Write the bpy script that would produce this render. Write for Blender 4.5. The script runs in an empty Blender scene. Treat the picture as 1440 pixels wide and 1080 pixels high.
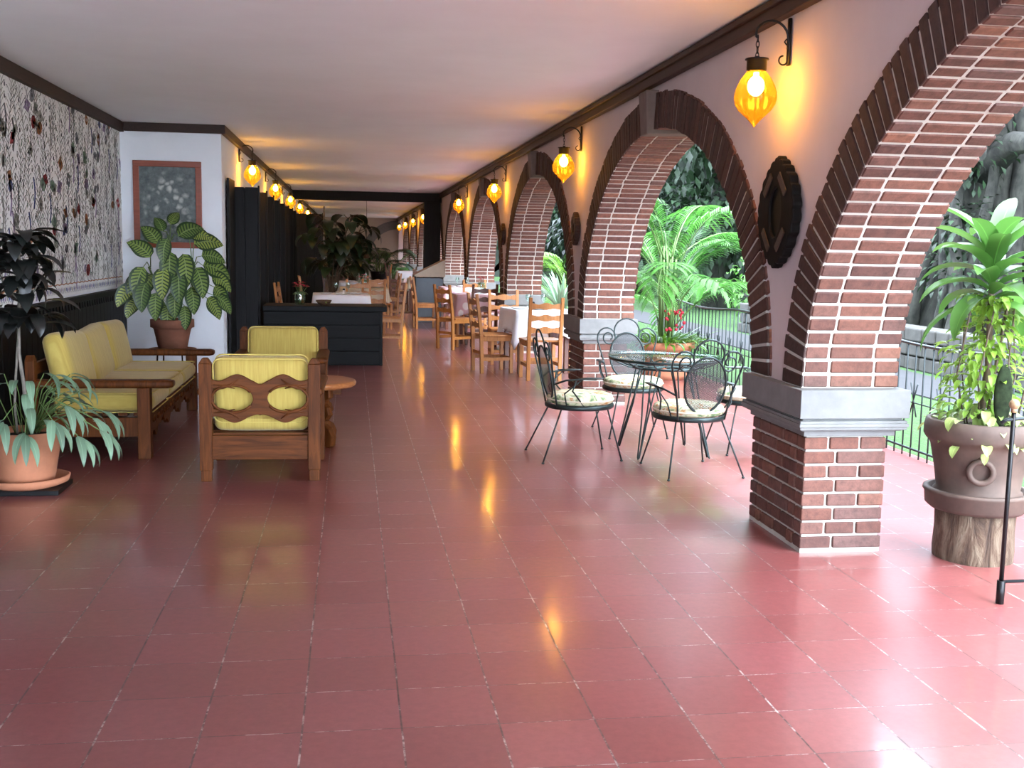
import bpy, bmesh, math, random
from mathutils import Vector, Matrix
random.seed(7)
PI = math.pi
sc = bpy.context.scene
COL = sc.collection
def V(*a): return Vector(a)
def R(d): return math.radians(d)

# ------------------------------------------------------------------ materials
MATS = {}
def newmat(name):
    m = bpy.data.materials.new(name); m.use_nodes = True
    nt = m.node_tree; b = nt.nodes['Principled BSDF']
    MATS[name] = m
    return m, nt, b
def N(nt, t, **k):
    n = nt.nodes.new(t)
    for a, v in k.items():
        if a.startswith('i_'): n.inputs[a[2:].replace('_', ' ')].default_value = v
        else: setattr(n, a, v)
    return n
def L(nt, a, b): nt.links.new(a, b)
def ramp(nt, stops, interp='LINEAR'):
    r = nt.nodes.new('ShaderNodeValToRGB'); cr = r.color_ramp; cr.interpolation = interp
    while len(cr.elements) < len(stops): cr.elements.new(.5)
    for e, (p, c) in zip(cr.elements, stops):
        e.position = p; e.color = (*c, 1) if len(c) == 3 else c
    return r
def mix(nt, fac, a, b, mode='MIX'):
    m = nt.nodes.new('ShaderNodeMix'); m.data_type = 'RGBA'; m.blend_type = mode
    for s, v in ((0, fac), (6, a), (7, b)):
        if hasattr(v, 'is_output') or isinstance(v, bpy.types.NodeSocket): nt.links.new(v, m.inputs[s])
        else: m.inputs[s].default_value = v if s == 0 else ((*v, 1) if len(v) == 3 else v)
    return m.outputs[2]
def math_(nt, op, a, b=None, c=None):
    m = nt.nodes.new('ShaderNodeMath'); m.operation = op
    for i, v in enumerate((a, b, c)):
        if v is None: continue
        if isinstance(v, bpy.types.NodeSocket): nt.links.new(v, m.inputs[i])
        else: m.inputs[i].default_value = v
    return m.outputs[0]
def bump(nt, b, h, s=.3, d=.01):
    bp = N(nt, 'ShaderNodeBump'); bp.inputs['Strength'].default_value = s; bp.inputs['Distance'].default_value = d
    L(nt, h, bp.inputs['Height']); L(nt, bp.outputs[0], b.inputs['Normal'])
def noise(nt, scale, detail=3, rough=.5, vec=None, dist=0):
    n = N(nt, 'ShaderNodeTexNoise'); n.inputs['Scale'].default_value = scale
    n.inputs['Detail'].default_value = detail; n.inputs['Roughness'].default_value = rough
    n.inputs['Distortion'].default_value = dist
    if vec is not None: L(nt, vec, n.inputs['Vector'])
    return n
def coords(nt, scale=(1, 1, 1), loc=(0, 0, 0), src='Object'):
    t = N(nt, 'ShaderNodeTexCoord'); mp = N(nt, 'ShaderNodeMapping')
    mp.inputs['Scale'].default_value = scale; mp.inputs['Location'].default_value = loc
    L(nt, t.outputs[src], mp.inputs['Vector'])
    return mp.outputs[0]
def simple(name, col, rough=.6, metal=0, var=.15, scale=8, bmp=.1, spec=.5, sc3=(1, 1, 1)):
    m, nt, b = newmat(name)
    v = coords(nt, sc3)
    n = noise(nt, scale, 4, .6, v)
    r = ramp(nt, [(.3, tuple(c * (1 - var) for c in col)), (.7, tuple(min(1, c * (1 + var)) for c in col))])
    L(nt, n.outputs[0], r.inputs[0]); L(nt, r.outputs[0], b.inputs['Base Color'])
    b.inputs['Roughness'].default_value = rough; b.inputs['Metallic'].default_value = metal
    b.inputs['Specular IOR Level'].default_value = spec
    if bmp: bump(nt, b, n.outputs[0], bmp, .004)
    return m
def wood(name, dark, light, rough=.4, axis=0, scale=5, spec=.5):
    m, nt, b = newmat(name)
    s = [14, 14, 14]; s[axis] = 1.2
    v = coords(nt, tuple(s))
    n = noise(nt, scale * .4, 5, .65, v, 1.2)
    r = ramp(nt, [(.25, dark), (.75, light)])
    L(nt, n.outputs[0], r.inputs[0]); L(nt, r.outputs[0], b.inputs['Base Color'])
    b.inputs['Roughness'].default_value = rough; b.inputs['Specular IOR Level'].default_value = spec
    bump(nt, b, n.outputs[0], .12, .003)
    return m

simple('plaster', (.55, .475, .465), .85, var=.04, scale=3, bmp=.15)
simple('plaster_white', (.80, .83, .87), .8, var=.03, scale=3)
simple('plaster_far', (.50, .44, .36), .85, var=.06, scale=1)
simple('ceiling_paint', (.84, .88, .90), .8, var=.03, scale=1.5)
wood('chip_wood', (.02, .012, .008), (.05, .028, .018), .6, 1)
wood('trim_wood', (.020, .009, .006), (.045, .020, .013), .55, 1, spec=.3)
wood('dark_wood', (.0045, .0045, .005), (.013, .013, .0135), .6, 2, spec=.2)
wood('black_wood', (.003, .0028, .0025), (.008, .007, .006), .7, 2, spec=.15)
wood('dark_plank', (.0025, .003, .0033), (.007, .0078, .0085), .6, 0, spec=.2)
wood('sofa_wood', (.035, .009, .002), (.15, .045, .009), .5, 2, spec=.15)
wood('sofa_wood_h', (.035, .009, .002), (.15, .045, .009), .5, 0, spec=.15)
wood('chair_wood', (.30, .105, .022), (.52, .22, .055), .38, 2)
wood('chair_wood_dark', (.07, .02, .01), (.16, .05, .02), .35, 2)
wood('table_wood', (.28, .09, .025), (.50, .20, .06), .3, 0)
wood('knob_wood', (.22, .14, .07), (.34, .22, .12), .5, 2)
wood('frame_wood', (.20, .04, .015), (.30, .065, .028), .4, 0)
simple('iron_black', (.012, .012, .013), .4, .6, bmp=.1)
simple('iron_green', (.03, .042, .042), .4, .7, bmp=0)
simple('iron_rail', (.022, .03, .032), .45, .5, bmp=0)
simple('stone', (.165, .17, .165), .85, var=.12, scale=12, bmp=.4)
simple('stone_dark', (.13, .10, .085), .85, var=.15, scale=12, bmp=.4)
simple('stone_rough', (.045, .043, .038), .95, var=.3, scale=5, bmp=.8)
simple('mortar', (.45, .43, .38), .95, var=.1, scale=20, bmp=.3)
simple('terracotta', (.22, .085, .05), .85, var=.2, scale=7, bmp=.25)
simple('terracotta_pale', (.47, .19, .10), .85, var=.2, scale=5, bmp=.25)
simple('terracotta_old', (.085, .055, .042), .75, var=.35, scale=6, bmp=.3)
simple('soil', (.03, .02, .014), 1, var=.4, scale=30, bmp=1)
simple('yellow_piping', (.55, .43, .11), .8)
simple('cloth_white', (.80, .80, .84), .85, var=.02)
simple('cloth_pink', (.70, .55, .60), .85, var=.03)
simple('cloth_cream', (.68, .60, .45), .85, var=.05)
simple('desk_blue', (.075, .095, .115), .5, var=.1)
simple('desk_beige', (.33, .26, .19), .6, var=.1)
simple('ceramic_white', (.8, .8, .8), .2, var=.02, bmp=0)
simple('basket_brown', (.09, .045, .02), .8, var=.4, scale=60, bmp=.6)
simple('flower_red', (.42, .012, .03), .6, var=.3, scale=40, bmp=0)
simple('flower_pink', (.6, .12, .2), .6, var=.3, scale=40, bmp=0)
simple('stem_green', (.10, .17, .045), .6, bmp=0)
simple('stem_brown', (.11, .075, .05), .8, var=.3, scale=30, bmp=.5)
simple('stem_grey', (.19, .17, .14), .8, var=.3, scale=30, bmp=.5)
simple('rock_bark', (.024, .024, .019), .95, var=.8, scale=4, bmp=1, sc3=(2.5, 2.5, 1.2))
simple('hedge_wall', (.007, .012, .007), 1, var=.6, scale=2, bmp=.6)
simple('paving', (.42, .42, .42), .9, var=.08, scale=2)
simple('path_stone', (.018, .018, .02), .9, var=.15, scale=3)
simple('mirror_glass', (.005, .005, .005), .4, 0, bmp=0, spec=.08)
simple('napkin_orange', (.6, .2, .05), .7)

def leafmat(name, col, var=.25, rough=.4, trans=.35, scale=6):
    m, nt, b = newmat(name)
    gi = N(nt, 'ShaderNodeNewGeometry')
    r = ramp(nt, [(0, tuple(c * (1 - var) for c in col)), (1, tuple(min(1, c * (1 + var)) for c in col))])
    L(nt, gi.outputs['Random Per Island'], r.inputs[0])
    uv = N(nt, 'ShaderNodeUVMap'); sx = N(nt, 'ShaderNodeSeparateXYZ'); L(nt, uv.outputs[0], sx.inputs[0])
    a = math_(nt, 'ABSOLUTE', math_(nt, 'SUBTRACT', sx.outputs[0], .5))
    mid = math_(nt, 'LESS_THAN', a, .03)
    c = mix(nt, math_(nt, 'MULTIPLY', mid, .35), r.outputs[0], tuple(min(1, x * 2.2) for x in col))
    L(nt, c, b.inputs['Base Color']); b.inputs['Roughness'].default_value = rough
    t = N(nt, 'ShaderNodeBsdfTranslucent'); L(nt, c, t.inputs[0])
    ms = N(nt, 'ShaderNodeMixShader'); ms.inputs[0].default_value = trans
    L(nt, b.outputs[0], ms.inputs[1]); L(nt, t.outputs[0], ms.inputs[2])
    L(nt, ms.outputs[0], nt.nodes['Material Output'].inputs[0])
    return m
leafmat('leaf_dark', (.010, .013, .012), .4, .35, .1)
leafmat('leaf_dark_green', (.014, .032, .014), .4, .35, .15)
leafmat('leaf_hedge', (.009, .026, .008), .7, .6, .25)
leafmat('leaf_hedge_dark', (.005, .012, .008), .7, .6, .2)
leafmat('leaf_green', (.075, .19, .035), .4, .45, .35)
leafmat('leaf_bright', (.11, .25, .025), .35, .45, .45)
leafmat('leaf_lime', (.22, .38, .05), .3, .45, .45)
leafmat('leaf_palm', (.06, .19, .03), .4, .45, .45)
leafmat('leaf_pale', (.20, .33, .21), .3, .45, .25)
leafmat('leaf_cream', (.30, .40, .12), .3, .5, .3)
simple('cactus_skin', (.012, .02, .008), .9, var=.6, scale=30, spec=.15)
leafmat('leaf_far', (.035, .07, .032), .5, .5, .2)
leafmat('leaf_cactus', (.02, .035, .012), .3, .5, .1)
def variegated():
    m, nt, b = newmat('leaf_variegated')
    uv = N(nt, 'ShaderNodeUVMap'); sx = N(nt, 'ShaderNodeSeparateXYZ'); L(nt, uv.outputs[0], sx.inputs[0])
    u = math_(nt, 'ABSOLUTE', math_(nt, 'MULTIPLY', math_(nt, 'SUBTRACT', sx.outputs[0], .5), 2.))
    ph = math_(nt, 'MULTIPLY', math_(nt, 'SUBTRACT', sx.outputs[1], math_(nt, 'MULTIPLY', u, .14)), 62.)
    st = math_(nt, 'GREATER_THAN', math_(nt, 'SINE', ph), -.25)
    edge = math_(nt, 'LESS_THAN', u, .74)
    mid = math_(nt, 'LESS_THAN', u, .06)
    f = math_(nt, 'MULTIPLY', st, edge)
    gi = N(nt, 'ShaderNodeNewGeometry')
    r = ramp(nt, [(0, (.10, .17, .045)), (.5, (.20, .29, .07)), (1, (.38, .44, .09))])
    L(nt, gi.outputs['Random Per Island'], r.inputs[0])
    c = mix(nt, f, (.028, .06, .022), r.outputs[0])
    c = mix(nt, mid, c, (.25, .33, .12))
    L(nt, c, b.inputs['Base Color']); b.inputs['Roughness'].default_value = .4
variegated()

def brickmat(nm='brick', k=1.):
    m, nt, b = newmat(nm)
    gi = N(nt, 'ShaderNodeNewGeometry')
    r = ramp(nt, [(0, (.15, .056, .036)), (.3, (.10, .042, .032)), (.6, (.185, .074, .048)), (.85, (.12, .062, .052)), (1, (.24, .098, .058))])
    L(nt, gi.outputs['Random Per Island'], r.inputs[0])
    v = coords(nt)
    n = noise(nt, 25, 5, .7, v)
    d = ramp(nt, [(.3, (.55, .55, .55)), (.6, (1.05, 1.05, 1.05))]); L(nt, n.outputs[0], d.inputs[0])
    c_ = mix(nt, 1., r.outputs[0], d.outputs[0], 'MULTIPLY'); c_ = mix(nt, 1., c_, (k, k, k), 'MULTIPLY')
    L(nt, c_, b.inputs['Base Color'])
    b.inputs['Roughness'].default_value = .8
    bump(nt, b, n.outputs[0], .5, .006)
brickmat(k=.92); brickmat('brick_dark', .38)  # second material: same brick colours scaled darker for the corridor-facing slips

def tilemat():
    m, nt, b = newmat('red_tile')
    t = N(nt, 'ShaderNodeTexCoord'); sp = N(nt, 'ShaderNodeSeparateXYZ'); L(nt, t.outputs['Object'], sp.inputs[0])
    wv = noise(nt, 2.3, 1, .5, t.outputs['Object'])
    jit = math_(nt, 'MULTIPLY', math_(nt, 'SUBTRACT', wv.outputs[0], .5), .012)
    X = math_(nt, 'ADD', math_(nt, 'DIVIDE', math_(nt, 'ADD', sp.outputs[0], .1452), .3), jit)
    Y = math_(nt, 'ADD', math_(nt, 'DIVIDE', math_(nt, 'SUBTRACT', sp.outputs[1], 4.104), .3), jit)
    ix, iy = math_(nt, 'FLOOR', X), math_(nt, 'FLOOR', Y)
    cb = N(nt, 'ShaderNodeCombineXYZ'); L(nt, ix, cb.inputs[0]); L(nt, iy, cb.inputs[1])
    wn = N(nt, 'ShaderNodeTexWhiteNoise'); wn.noise_dimensions = '2D'; L(nt, cb.outputs[0], wn.inputs['Vector'])
    fx = math_(nt, 'ABSOLUTE', math_(nt, 'SUBTRACT', math_(nt, 'FRACT', X), .5))
    fy = math_(nt, 'ABSOLUTE', math_(nt, 'SUBTRACT', math_(nt, 'FRACT', Y), .5))
    gx = math_(nt, 'GREATER_THAN', fx, .490); gy = math_(nt, 'GREATER_THAN', fy, .4935)
    g = math_(nt, 'MAXIMUM', gx, gy)
    n1 = noise(nt, 1.1, 4, .6, t.outputs['Object']); n2 = noise(nt, 30, 4, .7, t.outputs['Object'])
    base = ramp(nt, [(0, (.205, .056, .054)), (.35, (.235, .066, .064)), (.75, (.262, .077, .078)), (1, (.25, .078, .070))])
    L(nt, wn.outputs['Value'], base.inputs[0])
    c = mix(nt, math_(nt, 'MULTIPLY', n1.outputs[0], .5), base.outputs[0], (.21, .062, .056))
    n2r = ramp(nt, [(.3, (.86, .86, .86)), (.7, (1.1, 1.1, 1.1))]); L(nt, n2.outputs[0], n2r.inputs[0])
    c = mix(nt, 1., c, n2r.outputs[0], 'MULTIPLY')
    gr = ramp(nt, [(.36, (.03, .014, .012)), (.50, (.10, .05, .045)), (.62, (.48, .42, .38))]); 
    n3 = noise(nt, 9, 5, .8, t.outputs['Object']); L(nt, n3.outputs[0], gr.inputs[0])
    c = mix(nt, g, c, gr.outputs[0])
    dv_ = N(nt, 'ShaderNodeVectorMath'); dv_.operation = 'SUBTRACT'; L(nt, t.outputs['Object'], dv_.inputs[0]); dv_.inputs[1].default_value = (1.93, 5.85, 0)
    dm = N(nt, 'ShaderNodeVectorMath'); dm.operation = 'MULTIPLY'; L(nt, dv_.outputs[0], dm.inputs[0]); dm.inputs[1].default_value = (3.2, 1.5, 0)
    nw2 = noise(nt, 3.5, 4, .6, t.outputs['Object'])
    dl = N(nt, 'ShaderNodeVectorMath'); dl.operation = 'LENGTH'; L(nt, dm.outputs[0], dl.inputs[0])
    wet = math_(nt, 'LESS_THAN', math_(nt, 'ADD', dl.outputs['Value'], math_(nt, 'MULTIPLY', math_(nt, 'SUBTRACT', nw2.outputs[0], .5), 2.2)), .75)
    c = mix(nt, math_(nt, 'MULTIPLY', wet, .55), c, (.20, .022, .015))
    L(nt, c, b.inputs['Base Color'])
    rr = math_(nt, 'ADD', math_(nt, 'MULTIPLY', n1.outputs[0], .14), .05)
    rr = math_(nt, 'ADD', rr, math_(nt, 'MULTIPLY', g, .5))
    rr = math_(nt, 'MULTIPLY', rr, math_(nt, 'SUBTRACT', 1., math_(nt, 'MULTIPLY', wet, .6)))
    L(nt, math_(nt, 'ADD', math_(nt, 'MULTIPLY', n1.outputs[0], .08), .29), b.inputs['Roughness'])
    L(nt, rr, b.inputs['Coat Roughness']); L(nt, math_(nt, 'MULTIPLY', math_(nt, 'SUBTRACT', 1., g), .6), b.inputs['Coat Weight']); b.inputs['Coat IOR'].default_value = 1.5
    b.inputs['Specular IOR Level'].default_value = .6
    # per tile tilt
    sub = N(nt, 'ShaderNodeVectorMath'); sub.operation = 'SUBTRACT'; L(nt, wn.outputs['Color'], sub.inputs[0]); sub.inputs[1].default_value = (.5, .5, .5)
    scl = N(nt, 'ShaderNodeVectorMath'); scl.operation = 'MULTIPLY'; L(nt, sub.outputs[0], scl.inputs[0]); scl.inputs[1].default_value = (.012, .012, 0)
    nw = noise(nt, 5, 2, .5, t.outputs['Object'])
    bp = N(nt, 'ShaderNodeBump'); bp.inputs['Strength'].default_value = .08; bp.inputs['Distance'].default_value = .01
    hh = math_(nt, 'SUBTRACT', nw.outputs[0], math_(nt, 'MULTIPLY', g, .25)); L(nt, hh, bp.inputs['Height'])
    ad = N(nt, 'ShaderNodeVectorMath'); ad.operation = 'ADD'; L(nt, bp.outputs[0], ad.inputs[0]); L(nt, scl.outputs[0], ad.inputs[1])
    nm = N(nt, 'ShaderNodeVectorMath'); nm.operation = 'NORMALIZE'; L(nt, ad.outputs[0], nm.inputs[0])
    L(nt, nm.outputs[0], b.inputs['Normal']); L(nt, nm.outputs[0], b.inputs['Coat Normal'])
tilemat()

def fabric_yellow():
    m, nt, b = newmat('yellow_fabric')
    v = coords(nt, (60, 3, 3)); n = noise(nt, 1.5, 4, .6, v)
    n2 = noise(nt, 2.5, 2)
    r = ramp(nt, [(.3, (.40, .285, .055)), (.7, (.52, .40, .095))]); L(nt, n.outputs[0], r.inputs[0])
    L(nt, r.outputs[0], b.inputs['Base Color']); b.inputs['Roughness'].default_value = .85
    bump(nt, b, n.outputs[0], .15, .003)
    b.inputs['Sheen Weight'].default_value = .2
fabric_yellow()
def fabric_floral():
    m, nt, b = newmat('floral_fabric')
    n = noise(nt, 9, 3, .6, coords(nt), .8)
    r = ramp(nt, [(.36, (.10, .17, .07)), (.44, (.50, .50, .30)), (.52, (.60, .57, .42)), (.58, (.45, .19, .04)), (.64, (.50, .47, .28)), (.7, (.14, .22, .09))]); L(nt, n.outputs[0], r.inputs[0])
    L(nt, r.outputs[0], b.inputs['Base Color']); b.inputs['Roughness'].default_value = .8
fabric_floral()
def cloth_floral():
    m, nt, b = newmat('cloth_floral')
    v = N(nt, 'ShaderNodeTexVoronoi'); v.inputs['Scale'].default_value = 5.5; L(nt, coords(nt), v.inputs['Vector'])
    r = ramp(nt, [(.0, (.80, .74, .74)), (.35, (.82, .78, .78)), (.42, (.62, .38, .42)), (.7, (.60, .40, .45))]); L(nt, v.outputs['Distance'], r.inputs[0])
    L(nt, r.outputs[0], b.inputs['Base Color']); b.inputs['Roughness'].default_value = .8
cloth_floral()
def painting():
    m, nt, b = newmat('painted_canvas')
    v = coords(nt)
    vo = N(nt, 'ShaderNodeTexVoronoi'); vo.inputs['Scale'].default_value = 12; 
    nn = noise(nt, 6, 3, .6, v)
    ad = N(nt, 'ShaderNodeVectorMath'); ad.operation = 'ADD'; L(nt, v, ad.inputs[0])
    s_ = N(nt, 'ShaderNodeVectorMath'); s_.operation = 'SCALE'; s_.inputs['Scale'].default_value = .12; L(nt, nn.outputs['Color'], s_.inputs[0]); L(nt, s_.outputs[0], ad.inputs[1])
    L(nt, ad.outputs[0], vo.inputs['Vector'])
    petals = ramp(nt, [(.15, (1, 1, 1)), (.5, (0, 0, 0))]); L(nt, vo.outputs['Distance'], petals.inputs[0])
    # cluster mask around the middle of the canvas
    g = N(nt, 'ShaderNodeVectorMath'); g.operation = 'LENGTH'
    mp = N(nt, 'ShaderNodeVectorMath'); mp.operation = 'MULTIPLY'; mp.inputs[1].default_value = (3.6, 0, 2.3); L(nt, v, mp.inputs[0]); L(nt, mp.outputs[0], g.inputs[0])
    gg = math_(nt, 'ADD', g.outputs['Value'], math_(nt, 'MULTIPLY', math_(nt, 'SUBTRACT', nn.outputs[0], .5), 1.6))
    mk = ramp(nt, [(.35, (1, 1, 1)), (.95, (.05, .05, .05))]); L(nt, gg, mk.inputs[0])
    n2 = noise(nt, 22, 4, .7, v)
    bg = ramp(nt, [(.3, (.045, .06, .06)), (.7, (.13, .155, .15))]); L(nt, n2.outputs[0], bg.inputs[0])
    f = math_(nt, 'MULTIPLY', petals.outputs[0], mk.outputs[0])
    f = math_(nt, 'MULTIPLY', f, .85)
    c = mix(nt, f, bg.outputs[0], (.62, .62, .56))
    L(nt, c, b.inputs['Base Color']); b.inputs['Roughness'].default_value = .45
painting()
def grassmat():
    m, nt, b = newmat('grass')
    n = noise(nt, 12, 5, .7, coords(nt)); r = ramp(nt, [(.3, (.012, .045, .004)), (.7, (.028, .09, .008))]); L(nt, n.outputs[0], r.inputs[0])
    L(nt, r.outputs[0], b.inputs['Base Color']); b.inputs['Roughness'].default_value = .9; bump(nt, b, n.outputs[0], 1, .05)
grassmat()
def stumpmat():
    m, nt, b = newmat('stump_bark')
    v = coords(nt, (6, 6, 1.6)); n = noise(nt, 2.2, 5, .65, v, 1.)
    r = ramp(nt, [(.32, (.025, .014, .009)), (.5, (.085, .052, .032)), (.62, (.16, .12, .08)), (.75, (.19, .16, .12))]); L(nt, n.outputs[0], r.inputs[0])
    L(nt, r.outputs[0], b.inputs['Base Color']); b.inputs['Roughness'].default_value = .9; bump(nt, b, n.outputs[0], .9, .03)
stumpmat()
def facing(nt):
    lw = N(nt, 'ShaderNodeLayerWeight'); lw.inputs[0].default_value = .5
    return math_(nt, 'ADD', math_(nt, 'MULTIPLY', math_(nt, 'POWER', lw.outputs['Facing'], 4.), .55), .04)
def glasstop():
    m, nt, b = newmat('table_glass')
    tr = N(nt, 'ShaderNodeBsdfTransparent'); tr.inputs[0].default_value = (.86, .95, .93, 1)
    gl = N(nt, 'ShaderNodeBsdfGlossy'); gl.inputs['Roughness'].default_value = .02
    ms = N(nt, 'ShaderNodeMixShader'); L(nt, facing(nt), ms.inputs[0]); L(nt, tr.outputs[0], ms.inputs[1]); L(nt, gl.outputs[0], ms.inputs[2])
    L(nt, ms.outputs[0], nt.nodes['Material Output'].inputs[0])
    m, nt, b = newmat('clear_glass')
    tr = N(nt, 'ShaderNodeBsdfTransparent'); tr.inputs[0].default_value = (.72, .86, .80, 1)
    gl = N(nt, 'ShaderNodeBsdfGlossy'); gl.inputs['Roughness'].default_value = .05
    ms = N(nt, 'ShaderNodeMixShader'); ms.inputs[0].default_value = .2; L(nt, tr.outputs[0], ms.inputs[1]); L(nt, gl.outputs[0], ms.inputs[2])
    L(nt, ms.outputs[0], nt.nodes['Material Output'].inputs[0])
    m, nt, b = newmat('amber_glass')
    tr = N(nt, 'ShaderNodeBsdfTransparent'); tr.inputs[0].default_value = (.82, .47, .08, 1)
    tl = N(nt, 'ShaderNodeBsdfTranslucent'); tl.inputs[0].default_value = (.085, .032, .002, 1)
    gl = N(nt, 'ShaderNodeBsdfGlossy'); gl.inputs['Roughness'].default_value = .08; gl.inputs[0].default_value = (.7, .5, .25, 1)
    m1 = N(nt, 'ShaderNodeMixShader'); m1.inputs[0].default_value = .48; L(nt, tr.outputs[0], m1.inputs[1]); L(nt, tl.outputs[0], m1.inputs[2])
    ms = N(nt, 'ShaderNodeMixShader'); L(nt, facing(nt), ms.inputs[0]); L(nt, m1.outputs[0], ms.inputs[1]); L(nt, gl.outputs[0], ms.inputs[2])
    L(nt, ms.outputs[0], nt.nodes['Material Output'].inputs[0])
    m, nt, b = newmat('bulb_glow')
    e = N(nt, 'ShaderNodeEmission'); e.inputs[0].default_value = (1, .80, .42, 1); e.inputs[1].default_value = 60
    L(nt, e.outputs[0], nt.nodes['Material Output'].inputs[0])
    # woven metal mesh of the chair backs: fine holes
    m, nt, b = newmat('iron_mesh')
    b.inputs['Base Color'].default_value = (.03, .033, .035, 1); b.inputs['Metallic'].default_value = .6; b.inputs['Roughness'].default_value = .35
    v = N(nt, 'ShaderNodeTexCoord'); sp = N(nt, 'ShaderNodeSeparateXYZ'); L(nt, v.outputs['Object'], sp.inputs[0])
    a = math_(nt, 'ABSOLUTE', math_(nt, 'SINE', math_(nt, 'MULTIPLY', math_(nt, 'ADD', sp.outputs[0], sp.outputs[2]), 300)))
    c = math_(nt, 'ABSOLUTE', math_(nt, 'SINE', math_(nt, 'MULTIPLY', math_(nt, 'SUBTRACT', sp.outputs[0], sp.outputs[2]), 300)))
    h = math_(nt, 'LESS_THAN', math_(nt, 'MINIMUM', a, c), .66)
    tr = N(nt, 'ShaderNodeBsdfTransparent'); ms = N(nt, 'ShaderNodeMixShader')
    L(nt, h, ms.inputs[0]); L(nt, tr.outputs[0], ms.inputs[1]); L(nt, b.outputs[0], ms.inputs[2])
    L(nt, ms.outputs[0], nt.nodes['Material Output'].inputs[0])
glasstop()

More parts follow.
